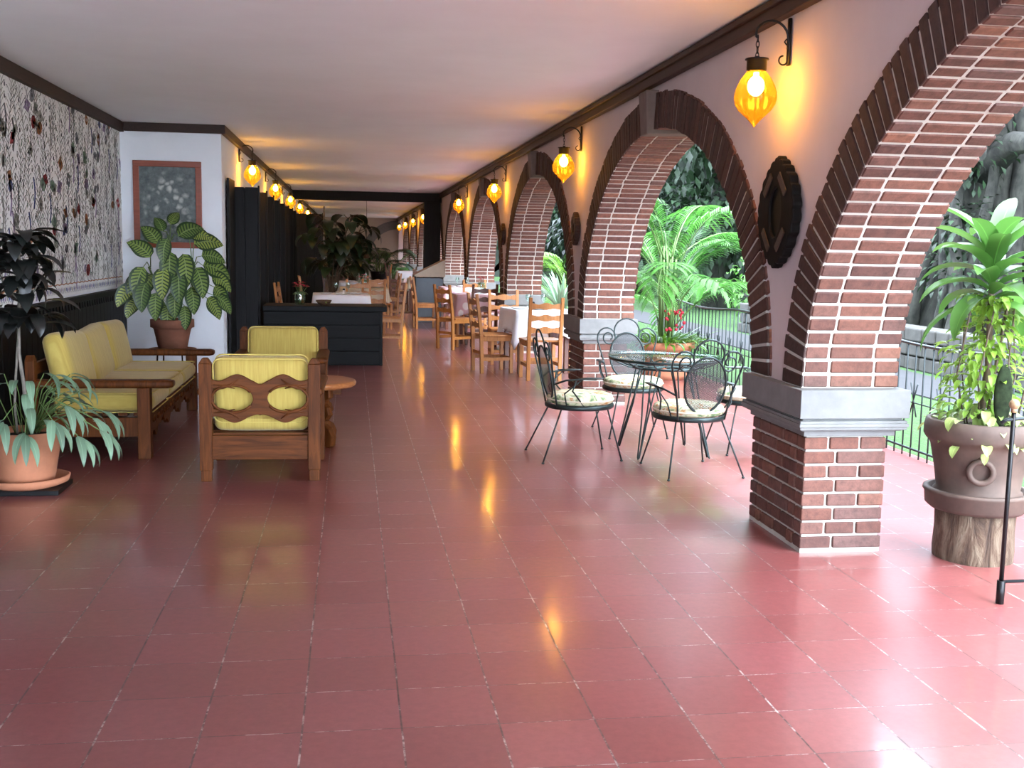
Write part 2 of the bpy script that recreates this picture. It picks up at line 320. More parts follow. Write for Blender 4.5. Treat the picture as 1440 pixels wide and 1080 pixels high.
# ------------------------------------------------------------------ mesh builder
class MB:
    def __init__(s): s.v = []; s.f = []; s.uv = {}; s.sm = []; s.mi = []; s.cur = 0; s.smooth = False; s.X = None
    def av(s, p):
        p = Vector(p)
        if s.X is not None: p = s.X @ p
        s.v.append(tuple(p)); return len(s.v) - 1
    def af(s, idx, uv=None):
        s.f.append(tuple(idx)); s.sm.append(s.smooth); s.mi.append(s.cur)
        if uv: s.uv[len(s.f) - 1] = uv
    def box(s, x0, x1, y0, y1, z0, z1, M=None):
        ids = []
        for z in (z0, z1):
            for x, y in ((x0, y0), (x1, y0), (x1, y1), (x0, y1)):
                p = Vector((x, y, z)); 
                if M is not None: p = M @ p
                ids.append(s.av(p))
        a, b, c, d, e, f, g, h = ids
        for q in ((a, d, c, b), (e, f, g, h), (a, b, f, e), (b, c, g, f), (c, d, h, g), (d, a, e, h)): s.af(q)
        return s
    def hexa(s, P):
        a, b, c, d, e, f, g, h = [s.av(p) for p in P]
        for q in ((a, d, c, b), (e, f, g, h), (a, b, f, e), (b, c, g, f), (c, d, h, g), (d, a, e, h)): s.af(q)
    def tube(s, pts, r, n=8, closed=False, flat=1.0, cap=True):
        pts = [Vector(p) for p in pts]; m = len(pts)
        if not isinstance(r, (list, tuple)): r = [r] * m
        T = []
        for i in range(m):
            a = pts[(i - 1) % m] if (closed or i > 0) else pts[i]
            b = pts[(i + 1) % m] if (closed or i < m - 1) else pts[i]
            t = (b - a); T.append(t.normalized() if t.length > 1e-9 else V(0, 0, 1))
        u = T[0].cross(V(0, 0, 1))
        if u.length < 1e-3: u = T[0].cross(V(0, 1, 0))
        u.normalize(); rings = []
        for i in range(m):
            u = (u - T[i] * u.dot(T[i]))
            if u.length < 1e-6: u = T[i].orthogonal()
            u.normalize(); w = T[i].cross(u)
            rings.append([s.av(pts[i] + (u * math.cos(2 * PI * k / n) + w * math.sin(2 * PI * k / n) * flat) * r[i]) for k in range(n)])
        sm = s.smooth; s.smooth = True
        for i in range(m if closed else m - 1):
            A, B = rings[i], rings[(i + 1) % m]
            for k in range(n): s.af((A[k], A[(k + 1) % n], B[(k + 1) % n], B[k]))
        s.smooth = sm
        if not closed and cap: s.af(rings[0][::-1]); s.af(rings[-1])
        return s
    def lathe(s, prof, c=(0, 0, 0), n=32, rib=0, ribn=12, caps=True, sx=1, sy=1, wob=0):
        c = Vector(c); rings = []
        for j, (r, z) in enumerate(prof):
            ring = []
            for k in range(n):
                a = 2 * PI * k / n
                rr = r * (1 + rib * math.cos(ribn * a)) * (1 + wob * math.sin(3 * a + 1) + wob * .7 * math.sin(5 * a))
                ring.append(s.av(c + V(rr * math.cos(a) * sx, rr * math.sin(a) * sy, z)))
            rings.append(ring)
        sm = s.smooth; s.smooth = True
        for i in range(len(prof) - 1):
            A, B = rings[i], rings[i + 1]
            for k in range(n): s.af((A[k], A[(k + 1) % n], B[(k + 1) % n], B[k]))
        s.smooth = sm
        if caps:
            if prof[0][0] > 1e-4: s.af(rings[0][::-1])
            if prof[-1][0] > 1e-4: s.af(rings[-1])
        return s
    def sphere(s, c, r, n=12, m=8, sc3=(1, 1, 1)):
        prof = [(max(1e-5, math.sin(PI * i / m)), -math.cos(PI * i / m)) for i in range(m + 1)]
        old = s.X; T = Matrix.Translation(c) @ Matrix.Diagonal((r * sc3[0], r * sc3[1], r * sc3[2], 1))
        s.X = T if old is None else old @ T
        s.lathe(prof, n=n, caps=False); s.X = old
        return s
    def cushion(s, c, size, M=None, e=.35, n=14, puff=.12, seam=.0):
        hx, hy, hz = [a / 2 for a in size]; c = Vector(c); sm = s.smooth; s.smooth = True
        g = {}
        def pt(p):
            key = tuple(round(q, 5) for q in p)
            if key in g: return g[key]
            # map cube surface point to a rounded box
            q = Vector(p); rad = min(hx, hy, hz) * .9
            P = Vector((q.x * hx, q.y * hy, q.z * hz))
            inner = Vector([max(-h + rad, min(h - rad, a)) if h > rad else 0 for a, h in zip(P, (hx, hy, hz))])
            d = P - inner
            if d.length > rad: d = d.normalized() * rad
            P = inner + d
            axes = [hx, hy, hz]; k = axes.index(min(axes))
            oth = [i for i in range(3) if i != k]
            f = (1 - q[oth[0]] ** 2) * (1 - q[oth[1]] ** 2)
            P[k] *= 1 + puff * f * 2
            if M is not None: P = M @ P
            g[key] = s.av(c + P); return g[key]
        for ax in range(3):
            for sg in (-1, 1):
                for i in range(n):
                    for j in range(n):
                        q = []
                        for (a, b) in ((i, j), (i + 1, j), (i + 1, j + 1), (i, j + 1)):
                            p = [0, 0, 0]; p[ax] = sg; p[(ax + 1) % 3] = math.sin((-1 + 2 * a / n) * PI / 2); p[(ax + 2) % 3] = math.sin((-1 + 2 * b / n) * PI / 2)
                            q.append(pt(p))
                        if sg < 0: q = q[::-1]
                        if len(set(q)) >= 3: s.af(q)
        s.smooth = sm
        return s
    def leaf(s, base, d, L_, W, droop=.8, fold=.15, n=7, side=None, tip=1.0, shape=None, curl=0):
        """blade from base heading d, curving down by droop radians; 3 verts across, uv per leaf"""
        d = Vector(d).normalized(); p = Vector(base)
        if side is None:
            side = d.cross(V(0, 0, 1))
            if side.length < .1: side = V(math.cos(random.random() * 6), math.sin(random.random() * 6), 0)
        side = (side - d * side.dot(d)).normalized()
        rows = []; step = L_ / n
        for i in range(n + 1):
            t = i / n
            w = (shape(t) if shape else (math.sin(PI * min(1, t ** .75)) ** .8 if t < 1 else 0)) * W / 2
            nrm = side.cross(d).normalized()
            if nrm.z < 0 and abs(nrm.z) > .05: pass
            rows.append((s.av(p - side * w + nrm * w * fold * 2), s.av(p), s.av(p + side * w + nrm * w * fold * 2)))
            ax = d.cross(V(0, 0, -1))
            if ax.length > 1e-3:
                ang = min(droop / n, d.angle(V(0, 0, -1)))
                Rm = Matrix.Rotation(ang, 3, ax.normalized()); d = Rm @ d
                side = (side - d * side.dot(d)).normalized()
            p = p + d * step
        sm = s.smooth; s.smooth = True
        for i in range(n):
            A, B = rows[i], rows[i + 1]; t0, t1 = i / n, (i + 1) / n
            s.af((A[0], A[1], B[1], B[0]), ((0, t0), (.5, t0), (.5, t1), (0, t1)))
            s.af((A[1], A[2], B[2], B[1]), ((.5, t0), (1, t0), (1, t1), (.5, t1)))
        s.smooth = sm
        return p
    def build(s, name, mat, parent=None, bevel=0, loc=None, solid=0, segs=2):
        me = bpy.data.meshes.new(name); me.from_pydata(s.v, [], s.f)
        me.polygons.foreach_set('use_smooth', s.sm)
        mats = mat if isinstance(mat, (list, tuple)) else [mat]
        for m_ in mats: me.materials.append(MATS[m_])
        if len(mats) > 1: me.polygons.foreach_set('material_index', s.mi)
        if s.uv:
            u = me.uv_layers.new(name='UVMap')
            for fi, uvs in s.uv.items():
                p = me.polygons[fi]
                for k, li in enumerate(p.loop_indices): u.data[li].uv = uvs[k]
        me.update()
        o = bpy.data.objects.new(name, me); COL.objects.link(o)
        if parent: o.parent = parent
        if loc: o.location = loc
        if solid:
            m_ = o.modifiers.new('s', 'SOLIDIFY'); m_.thickness = solid; m_.offset = 0
        if bevel:
            m_ = o.modifiers.new('b', 'BEVEL'); m_.width = bevel; m_.segments = segs; m_.limit_method = 'ANGLE'; m_.angle_limit = R(40)
        return o

def flat_shape(name, splines, thick, mat, parent=None, M=None, bev=0.0):
    """closed outlines (first solid, others may be holes) in the local XZ plane, extruded along Y -> mesh object"""
    cu = bpy.data.curves.new(name, 'CURVE'); cu.dimensions = '2D'; cu.fill_mode = 'BOTH'
    cu.extrude = max(0.0005, thick / 2 - bev); cu.bevel_depth = bev; cu.bevel_resolution = 1
    for sp in splines:
        s_ = cu.splines.new('POLY'); s_.points.add(len(sp) - 1); s_.use_cyclic_u = True
        for p, q in zip(s_.points, sp): p.co = (q[0], q[1], 0, 1)
    tmp = bpy.data.objects.new('t', cu); COL.objects.link(tmp)
    dg = bpy.context.evaluated_depsgraph_get(); dg.update()
    me = bpy.data.meshes.new_from_object(tmp.evaluated_get(dg)); me.name = name
    bpy.data.objects.remove(tmp); bpy.data.curves.remove(cu)
    T = Matrix.Rotation(PI / 2, 4, 'X')
    if M is not None: T = M @ T
    me.transform(T)
    me.materials.clear(); me.materials.append(MATS[mat])
    for p in me.polygons: p.use_smooth = False
    o = bpy.data.objects.new(name, me); COL.objects.link(o)
    if parent: o.parent = parent
    return o

def tag(o, label=None, cat=None, group=None, kind=None):
    if label: o['label'] = label
    if cat: o['category'] = cat
    if group: o['group'] = group
    if kind: o['kind'] = kind
    return o
def thing(name, label, cat, loc=(0, 0, 0), rz=0, group=None):
    o = bpy.data.objects.new(name, None); COL.objects.link(o); o.empty_display_size = .1
    o.location = loc; o.rotation_euler = (0, 0, rz)
    return tag(o, label, cat, group)
def struct(o, label, cat=None): 
    o['kind'] = 'structure'; o['label'] = label
    if cat: o['category'] = cat
    return o
def kids(o): return [c for c in list(COL.objects) if c.parent == o]
def copy_tree(o, parent=None):
    c = o.copy(); COL.objects.link(c)
    if parent is not None: c.parent = parent
    for ch in kids(o): copy_tree(ch, c)
    return c
def dup(o, loc, rz, label, group=None):
    c = copy_tree(o); c.location = loc; c.rotation_euler = (0, 0, rz); c['label'] = label
    if group: c['group'] = group
    return c
def arc(cx, cz, rx, rz, a0, a1, n=16): return [(cx + rx * math.cos(R(a0 + (a1 - a0) * i / n)), cz + rz * math.sin(R(a0 + (a1 - a0) * i / n))) for i in range(n + 1)]

# ------------------------------------------------------------------ setting
XL, XI, XR, XO, CH = -2.5, -1.42, 2.18, 2.66, 2.75
YB = -5.3; YE = 52.0
def slab(x0, x1, y0, y1, z0, z1, st=1.0):
    m = MB(); nx = max(1, int((x1 - x0) / st)); ny = max(1, int((y1 - y0) / st))
    for z, fl in ((z1, 1), (z0, 0)):
        g = [[m.av((x0 + (x1 - x0) * i / nx, y0 + (y1 - y0) * j / ny, z)) for j in range(ny + 1)] for i in range(nx + 1)]
        for i in range(nx):
            for j in range(ny):
                q = (g[i][j], g[i + 1][j], g[i + 1][j + 1], g[i][j + 1]); m.af(q if fl else q[::-1])
        if fl: T_ = g
    for i in range(nx): m.af((g[i][0], g[i + 1][0], T_[i + 1][0], T_[i][0])); m.af((g[i + 1][ny], g[i][ny], T_[i][ny], T_[i + 1][ny]))
    for j in range(ny): m.af((g[0][j + 1], g[0][j], T_[0][j], T_[0][j + 1])); m.af((g[nx][j], g[nx][j + 1], T_[nx][j + 1], T_[nx][j]))
    return m
b = slab(XL - .2, 4.12, YB, YE + .3, -.12, 0, .7)
struct(b.build('floor', 'red_tile'), 'polished red square cement tiles with thin pale joints', 'floor')
b = slab(XL - .2, XO + .25, YB, YE + .3, CH, CH + .12)
struct(b.build('ceiling', 'ceiling_paint'), 'flat off-white ceiling of the long corridor', 'ceiling')
b = MB(); b.box(XL - .15, XL, YB, 12.7, 0, CH)
wl = struct(b.build('wall_left', 'plaster_white'), 'left wall with flowered paper above dark panelling', 'wall')
b = MB(); b.box(XL - .15, XI, 12.7, 12.85, 0, CH); b.box(XI - .15, XI, 12.85, YE, 0, CH)
wi = struct(b.build('wall_inner', 'plaster_white'), 'white wall stepping out behind the potted plant then running along the dining side', 'wall')
b = MB(); b.box(XI - .1, XR + .4, YE, YE + .15, 0, CH)
wb = struct(b.build('wall_back', 'plaster_far'), 'beige wall closing the far end of the corridor', 'wall')
# brown painted half arch band and lighter panel on the back wall
o = flat_shape('arch_band', [arc(2.2, .9, 1.75, 1.75, 90, 180, 20) + arc(2.2, .9, 1.35, 1.35, 180, 90, 20)], .06, 'stone', wb); o.location = (0, YE - .04, 0); o['label'] = 'brown half arch band'
# trims
b = MB(); b.box(XL, XL + .05, YB, 12.7, 2.645, CH)
struct(b.build('trim_1', 'trim_wood', bevel=.006), 'brown wooden strip under the ceiling on the left wall', 'trim')
b = MB(); b.box(XL + .05, XI + .02, 12.65, 12.7, 2.655, CH)
struct(b.build('trim_2', 'trim_wood', bevel=.006), 'dark wooden strip above the framed painting', 'trim')
b = MB(); b.box(XI, XI + .05, 12.65, YE, 2.655, CH)
struct(b.build('trim_3', 'trim_wood', bevel=.006), 'wooden strip above the wall lamps on the dining side', 'trim')
b = MB(); b.box(XR - .055, XR, YB, YE, 2.635, CH); b.box(XR - .075, XR, YB, YE, 2.70, 2.735)
struct(b.build('trim_4', 'trim_wood', bevel=.006), 'brown wooden strip under the ceiling along the arcade', 'trim')
b = MB(); b.box(XI, XR, 26.9, 27.15, 2.53, CH)
struct(b.build('trim_5', 'dark_wood', bevel=.008), 'dark beam crossing the ceiling halfway down the corridor', 'beam')
b = MB(); b.box(XR - .42, XR - .02, 26.9, 27.15, 0, 2.53)
struct(b.build('trim_6', 'dark_wood', bevel=.008), 'dark post carrying the right end of the cross beam', 'post')
b = MB(); b.box(XI, XR - .42, 24.2, 24.5, 0.001, .012)
struct(b.build('trim_7', 'trim_wood'), 'dark threshold strip across the floor near the beam', 'trim')

# wallpaper: printed vines as thin ink shapes on the paper
def wallpaper():
    b = MB(); rnd = random.Random(3)
    Y0, Y1, Z0, Z1 = 6.4, 12.7, .97, 2.645
    b.cur = 0; b.box(XL, XL + .004, Y0, Y1, Z0, Z1)
    xx = XL + .0052
    def poly(pts, m):
        pts = [(min(Y1 - .002, max(Y0, y)), min(Z1, max(Z0, z))) for y, z in pts]
        b.cur = m; b.af([b.av((xx, y, z)) for y, z in pts])
    def blob(y, z, ry, rz, m, rot=0, n=9, pet=0):
        pts = []
        for k in range(n):
            a = 2 * PI * k / n; r = 1 + (pet * math.cos(4 * a) if pet else 0)
            u, v = ry * r * math.cos(a), rz * r * math.sin(a)
            pts.append((y + u * math.cos(rot) - v * math.sin(rot), z + u * math.sin(rot) + v * math.cos(rot)))
        poly(pts, m)
    def stroke(pts, w, m):
        for (a, c) in zip(pts, pts[1:]):
            dy, dz = c[0] - a[0], c[1] - a[1]; l = math.hypot(dy, dz) or 1; ny, nz = -dz / l * w, dy / l * w
            poly([(a[0] - ny, a[1] - nz), (c[0] - ny, c[1] - nz), (c[0] + ny, c[1] + nz), (a[0] + ny, a[1] + nz)], m)
    y = Y0
    while y < Y1:
        ph = rnd.random() * 6; am = rnd.uniform(.03, .07); st = []
        z = Z0 + .11; m = rnd.choice([1, 1, 2, 2, 9])
        while z < Z1:
            st.append((y + am * math.sin(z * 7 + ph), z)); z += .045
        stroke(st, .005, m)
        for i, (sy, sz) in enumerate(st):
            sd = 1 if i % 2 else -1
            ln = rnd.uniform(.05, .11); pts = [(sy, sz)]
            for k in range(1, 5):
                t = k / 4; pts.append((sy + sd * ln * 1.3 * math.sin(t * 2.0), sz + ln * .75 * math.sin(t * PI * .8)))
            stroke(pts, .0034, rnd.choice([1, 2, 2]))
            stroke([(2 * sy - q_[0] * .6 - sy * .4 , q_[1] - .012) for q_ in pts[:4]], .003, rnd.choice([1, 2]))
            if rnd.random() < .45: blob(pts[-1][0], pts[-1][1] - .01, .018, .02, rnd.choice([1, 2, 3, 9, 9]), rnd.uniform(-.6, .6), 6)
            if rnd.random() < .10:
                blob(pts[2][0], pts[2][1] + .03, rnd.uniform(.045, .085), rnd.uniform(.035, .06), rnd.choice([4, 5, 6, 7, 8, 9, 9, 3]), rnd.uniform(-.7, .7), 12, rnd.choice([0, .25]))
                blob(pts[2][0], pts[2][1] + .03, .024, .018, rnd.choice([0, 1, 7]), 0, 7)
            if rnd.random() < .05:
                # trailing plume
                p0 = pts[2]; q = [(p0[0] + .03 * math.sin(t * .5), p0[1] - t * .035) for t in range(8)]
                stroke(q, .018, rnd.choice([5, 6, 7, 9]))
        y += rnd.uniform(.14, .19)
    # border band
    poly_ = []
    b.cur = 0
    st = [(Y0 + i * .03, Z0 + .105 + .004 * math.sin(i * 1.3)) for i in range(int((Y1 - Y0) / .03))]
    stroke(st, .005, 8)
    for i in range(int((Y1 - Y0) / .045)):
        yy = Y0 + i * .045; blob(yy, Z0 + .055, .014, .026, rnd.choice([5, 5, 9, 6]), rnd.uniform(-.8, .8), 8, .2)
        blob(yy + .02, Z0 + .03, .008, .008, 9, 0, 6)
    cols = [('paper_base', (.84, .85, .84)), ('ink_black', (.07, .08, .09)), ('ink_olive', (.22, .24, .20)), ('ink_green', (.24, .36, .28)),
            ('ink_red', (.36, .05, .06)), ('ink_blue', (.10, .13, .30)), ('ink_violet', (.34, .27, .42)), ('ink_grey', (.24, .26, .28)), ('ink_rust', (.40, .17, .08)), ('ink_pale', (.38, .39, .36))]
    for n_, c_ in cols: simple(n_, c_, .85, var=.05, bmp=0)
    o = b.build('wallpaper', [c[0] for c in cols], wl); o['label'] = 'white wallpaper printed with vines and flowers'
wallpaper()
# wainscot
b = MB()
yy = 6.0
while yy < 12.69:
    b.box(XL, XL + .035, yy, min(12.69, yy + .145), .1, .9); yy += .15
b.box(XL, XL + .03, 6.0, 12.7, 0, .9)
b.box(XL, XL + .05, YB, 12.7, 0, .1); b.box(XL, XL + .03, YB, 6., 0, .9); b.box(XL, XL + .06, YB, 12.7, .9, .955)
for i in range(64):
    y = 6.3 + i * .1
    b.hexa([(XL + .035, y, .90), (XL + .05, y, .90), (XL + .05, y + .07, .90), (XL + .035, y + .07, .90), (XL + .035, y + .03, .84), (XL + .05, y + .03, .84), (XL + .05, y + .04, .84), (XL + .035, y + .04, .84)])
o = b.build('wainscot', 'dark_wood', wl, bevel=.004); o['label'] = 'dark vertical board panelling'

# ------------------------------------------------------------------ arcade
ARCH = []   # (near Y, far Y) of openings
PIT = 5.15
PY = [4.98 + PIT * k for k in range(-1, 10)]   # near face of each pillar
PW = .74
def ell(c, a, bb, z0, t): return (c + a * math.cos(t), z0 + bb * math.sin(t))
ZS = .81
def arch_params(k):
    if k == 0: return (2.6, 2.42, 1.62, .25)
    if k == -1: return (-2.75, 2.12, 1.52, .26)
    y0 = PY[k] + PW; y1 = PY[k + 1]
    return ((y0 + y1) / 2, (y1 - y0) / 2 + .005, 1.52, .26)
# wall plaster with openings
pts = []
top = [(YE, CH), (YB, CH)]
bot = [(YB, ZS)]
for k in range(-1, 10):
    c, a, bb, th = arch_params(k)
    for i in range(33):
        t = PI - PI * i / 32
        bot.append(ell(c, a + th - .035, bb + th - .035, ZS, t))
bot.append((YE, ZS))
outline = [(y, z) for y, z in bot] + top
Mx = Matrix(((0, 1, 0, 0), (1, 0, 0, 0), (0, 0, 1, 0), (0, 0, 0, 1)))   # local x -> world Y, local y(thickness) -> world X
o = flat_shape('wall_right', [outline], .45, 'plaster', None, Matrix.Translation((2.185 + .225, 0, 0)) @ Mx)
struct(o, 'plastered arcade wall carried by the brick pillars', 'wall')

def build_arch(k, c0):
    c, a, bb, th = arch_params(k); rnd = random.Random(5)
    c = 0
    # numeric arc length sampling
    S = [0]; T = [PI * i / 600 for i in range(601)]
    P = [ell(c, a, bb, 0, t) for t in T]
    for p, q in zip(P, P[1:]): S.append(S[-1] + math.dist(p, q))
    tot = S[-1]; n = int(round(tot / .0715)); n += (n + 1) % 2
    def at(s_):
        s_ = max(0, min(tot, s_)); lo = 0
        import bisect
        i = min(599, max(0, bisect.bisect_left(S, s_) - 1)); f = (s_ - S[i]) / (S[i + 1] - S[i]); return T[i] + f * (T[i + 1] - T[i])
    bk = MB(); sl = MB(); w = tot / n; g = .0068
    X0 = XR - .018; X3 = XO
    def nrm(t):
        v = V(math.cos(t) / a, math.sin(t) / bb); return v.normalized()
    for i in range(n):
        ta, tb = at(i * w + g), at((i + 1) * w - g)
        pa, pb = Vector(ell(0, a, bb, 0, ta)), Vector(ell(0, a, bb, 0, tb)); na, nb = nrm(ta), nrm(tb)
        L1 = th + rnd.uniform(-.006, .006)
        def brick(x0, x1, d0, d1, bk=bk):
            A0, B0, A1, B1 = pa + na * d0, pb + nb * d0, pa + na * d1, pb + nb * d1
            # keep outer ends from swelling: shrink towards mid line at d1
            bk.hexa([(x0, A0.x, A0.y), (x1, A0.x, A0.y), (x1, B0.x, B0.y), (x0, B0.x, B0.y),
                     (x0, A1.x, A1.y), (x1, A1.x, A1.y), (x1, B1.x, B1.y), (x0, B1.x, B1.y)])
        j = rnd.uniform(-.003, .003)
        s1 = rnd.uniform(-.008, .008)
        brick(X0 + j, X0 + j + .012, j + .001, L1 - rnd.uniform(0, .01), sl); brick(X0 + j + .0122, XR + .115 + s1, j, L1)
        brick(XR + .127 + s1, XR + .345 + s1, rnd.uniform(-.003, .003), .07)
        brick(XR + .357 + s1, X3 + rnd.uniform(-.003, .003), rnd.uniform(-.003, .003), th)
    th_ = thing('brick_arch', '', 'arch', (0, c0, ZS))
    bk.build('brickwork', 'brick', th_, bevel=.005, segs=1)
    fb = sl.build('facing_bricks', 'brick_dark', th_, bevel=.0055, segs=2); fb['label'] = 'dark brick ends facing the corridor'
    ring = [ell(0, a + .006, bb + .006, 0, PI * i / 60) for i in range(61)] + [ell(0, a + th - .036, bb + th - .036, 0, PI - PI * i / 60) for i in range(61)]
    Mx2 = Matrix(((0, 1, 0, 0), (1, 0, 0, 0), (0, 0, 1, 0), (0, 0, 0, 1)))
    flat_shape('mortar', [ring], .478, 'mortar', th_, Matrix.Translation((2.169 + .239, 0, 0)) @ Mx2)
    kb = MB(); wk = .085
    kb.hexa([(XR - .07, -wk, bb - .035), (XO + .02, -wk, bb - .02), (XO + .02, wk, bb - .02), (XR - .07, wk, bb - .035),
             (XR - .09, -wk - .03, bb + th + .015), (XO + .02, -wk - .03, bb + th + .015), (XO + .02, wk + .03, bb + th + .015), (XR - .09, wk + .03, bb + th + .015)])
    ks = kb.build('keystone', 'stone_dark', th_, bevel=.01); ks['label'] = 'grey stone keystone'
    return th_
ordn = ['nearest', 'second', 'third', 'fourth', 'fifth', 'sixth', 'seventh', 'eighth', 'ninth', 'tenth']
a0 = build_arch(0, arch_params(0)[0]); a0['label'] = 'big near brick arch cut off by the right edge, framing the leafy tall pot'
a1 = build_arch(1, arch_params(1)[0]); a1['label'] = 'brick arch behind the glass table with palm fronds showing through it'
am = copy_tree(a1); am.location = (0, arch_params(-1)[0], ZS); am['label'] = 'brick arch beside the viewpoint, out of the frame'
lab = {2: 'brick arch above the nearest white-clothed table, third along the arcade', 3: 'fourth brick arch, above the flower-patterned tablecloth', 4: 'fifth brick arch, last one before the dark post'}
for k in range(2, 9):
    c_ = copy_tree(a1); c_.location = (0, arch_params(k)[0], ZS)
    c_['label'] = lab.get(k, 'small far brick arch beyond the dark post, %s of the arcade' % ordn[k])
for o_ in [o_ for o_ in COL.objects if o_.name.startswith('brick_arch')]: o_['group'] = 'brick arches of the arcade'

def build_pillar():
    p = thing('brick_pillar', '', 'pillar', (0, PY[1], 0)); rnd = random.Random(9)
    x0, x1, y0, y1, H = XR, 2.60, 0.0, .70, .585
    m = MB(); m.box(x0 + .012, x1 - .012, y0 + .012, y1 - .012, 0, H); m.box(x0 + .004, x1 - .004, y0 + .004, y1 - .004, 0, .025)
    m.build('mortar', 'mortar', p)
    bk = MB(); n = 8; ch = (H - .02) / n
    for i in range(n):
        z0 = .022 + i * ch; z1 = z0 + ch - .013
        jy = lambda: rnd.uniform(-.004, .004)
        # ring of bricks around the four faces; corner bricks alternate direction
        if i % 2: fx = [x0, x0 + .125, x0 + .285, x1]
        else: fx = [x0, x0 + .165, x1]
        for a_, c_ in zip(fx, fx[1:]):
            e0 = .0 if a_ == x0 else .006; e1 = 0 if c_ == x1 else .006
            for yy0, yy1 in ((y0, y0 + .09), (y1 - .09, y1)):
                j = jy(); bk.box(a_ + e0, c_ - e1, yy0 + j, yy1 + j, z0, z1)
        ys = [y0 + .096, y0 + .27, y0 + .455, y1 - .096] if i % 2 else [y0 + .096, y0 + .18, y0 + .36, y0 + .54, y1 - .096]
        for a_, c_ in zip(ys, ys[1:]):
            e0 = .006; 
            for xx0, xx1 in ((x0, x0 + .09), (x1 - .09, x1)):
                j = jy(); bk.box(xx0 + j, xx1 + j, a_ + e0, c_ - e0, z0, z1)
    bk.build('brickwork', 'brick', p, bevel=.006, segs=2)
    c = MB()
    def lay(o_, z0, z1): c.box(x0 - o_, 2.62 + o_ * 1.3, y0 - o_, y1 + o_, z0, z1)
    lay(.012, .583, .612); lay(.052, .675, .812); lay(.030, .610, .675)
    # rounded torus moulding
    for rr in range(5):
        a_ = -PI / 2 + PI * rr / 5; a2 = -PI / 2 + PI * (rr + 1) / 5
        lay(.026 + .026 * math.cos((a_ + a2) / 2), .64 + .027 * math.sin(a_), .64 + .027 * math.sin(a2))
    cp = c.build('capital', 'stone', p, bevel=.004); cp['label'] = 'grey stone capital'
    return p
p1 = build_pillar(); 
plab = ['nearest brick pillar with grey stone capital, beside the tall pot', 'second brick pillar, directly behind the iron garden chairs', 'third brick pillar, behind the near white-clothed table', 'fourth brick pillar, beside the flower-patterned tablecloth',
        'fifth brick pillar, by the slanted reception desk']
p1['label'] = plab[0]
for k in range(2, 9):
    c_ = copy_tree(p1); c_.location = (0, PY[k], 0); c_['label'] = plab[k - 1] if k - 1 < 5 else 'far brick pillar beyond the dark post, %s of the row' % ordn[k - 1]
pm = copy_tree(p1); pm.location = (0, PY[0], 0); pm['label'] = 'brick pillar standing beside the viewpoint'
for o_ in [o_ for o_ in COL.objects if o_.name.startswith('brick_pillar')]: o_['group'] = 'brick pillars of the arcade'

# ------------------------------------------------------------------ wall lanterns
def build_lantern():
    """hangs on a wall whose face is the local plane x=0, projecting to -x; origin at wall, z=0 is lamp cap top"""
    t = thing('wall_lantern', '', 'lamp')
    b = MB(); b.smooth = True
    b.box(-.012, -.001, -.014, .014, -.03, .20)
    pts = [(-.010, 0, -.02)]
    pts = [(-.012, 0, .05)] + [(-.10 + .088 * math.cos(a), 0, .10 + .085 * math.sin(a)) for a in [PI * i / 12 for i in range(0, 11)]] + [(-.180, 0, .12), (-.178, 0, .105), (-.17, 0, .10)]
    b.tube(pts, .0065, 8)
    cu = [(-.012 - .022 + .022 * math.cos(a), 0, -.005 + .022 * math.sin(a) * 1) for a in [-i * PI / 8 for i in range(0, 13)]]
    b.tube([(-.012, 0, .06)] + cu, .0045, 6)
    b.tube([(-.018, 0, .07), (-.03, 0, .085), (-.02, 0, .10)], .004, 6)
    b.build('bracket', 'iron_black', t)
    c = MB()
    for i in range(4):
        z = .108 - i * .028; pts = []
        for k in range(12):
            a = 2 * PI * k / 12; u, v = .008 * math.cos(a), .018 * math.sin(a)
            pts.append((-.17 + (u if i % 2 else 0), (0 if i % 2 else u), z - .012 + v))
        c.tube(pts, .0025, 5, closed=True)
    c.build('chain', 'iron_black', t)
    c = MB(); c.lathe([(.0, .012), (.012, .010), (.014, .0), (.058, -.002), (.060, -.008), (.050, -.010), (.050, -.058), (.044, -.060), (.044, -.068), (.0, -.068)], (-.17, 0, 0), 28, caps=False)
    c.build('cap', 'iron_black', t)
    g = MB(); g.lathe([(.044, -.06), (.052, -.072), (.074, -.10), (.092, -.135), (.102, -.165), (.105, -.195), (.099, -.225), (.082, -.253), (.058, -.277), (.034, -.300), (.014, -.322), (.001, -.338)], (-.17, 0, 0), 72, rib=.03, ribn=12, caps=False)
    gs = g.build('glass_shade', 'amber_glass', t); gs['label'] = 'ribbed amber glass drop'
    bl = MB(); bl.sphere((-.17, 0, -.135), .042, 16, 10, (1, 1, 1.2)); bl.tube([(-.17, 0, -.12), (-.17, 0, -.07)], .014, 10)
    bl.build('bulb', 'bulb_glow', t)
    ld = bpy.data.lights.new('lantern_light', 'POINT'); ld.energy = 2.1; ld.color = (1, .62, .20); ld.shadow_soft_size = .02
    lo = bpy.data.objects.new('lantern_light', ld); COL.objects.link(lo); lo.parent = t; lo.location = (-.17, 0, -.212)
    return t
lan = build_lantern(); lan['group'] = 'wall lanterns'
rl = [(5.40, 'amber glass lantern nearest the camera, above the oval mirror'), (10.45, 'amber lantern on the plaster above the second pillar'), (15.6, 'amber lantern above the third pillar, over the white table'), (20.8, 'amber lantern above the fourth pillar, last before the dark beam'),
      (31.1, 'first amber lantern beyond the dark beam on the arcade side'), (36.3, 'second amber lantern beyond the beam on the arcade side'), (41.4, 'third amber lantern beyond the beam on the arcade side'), (46.5, 'farthest amber lantern on the arcade side')]
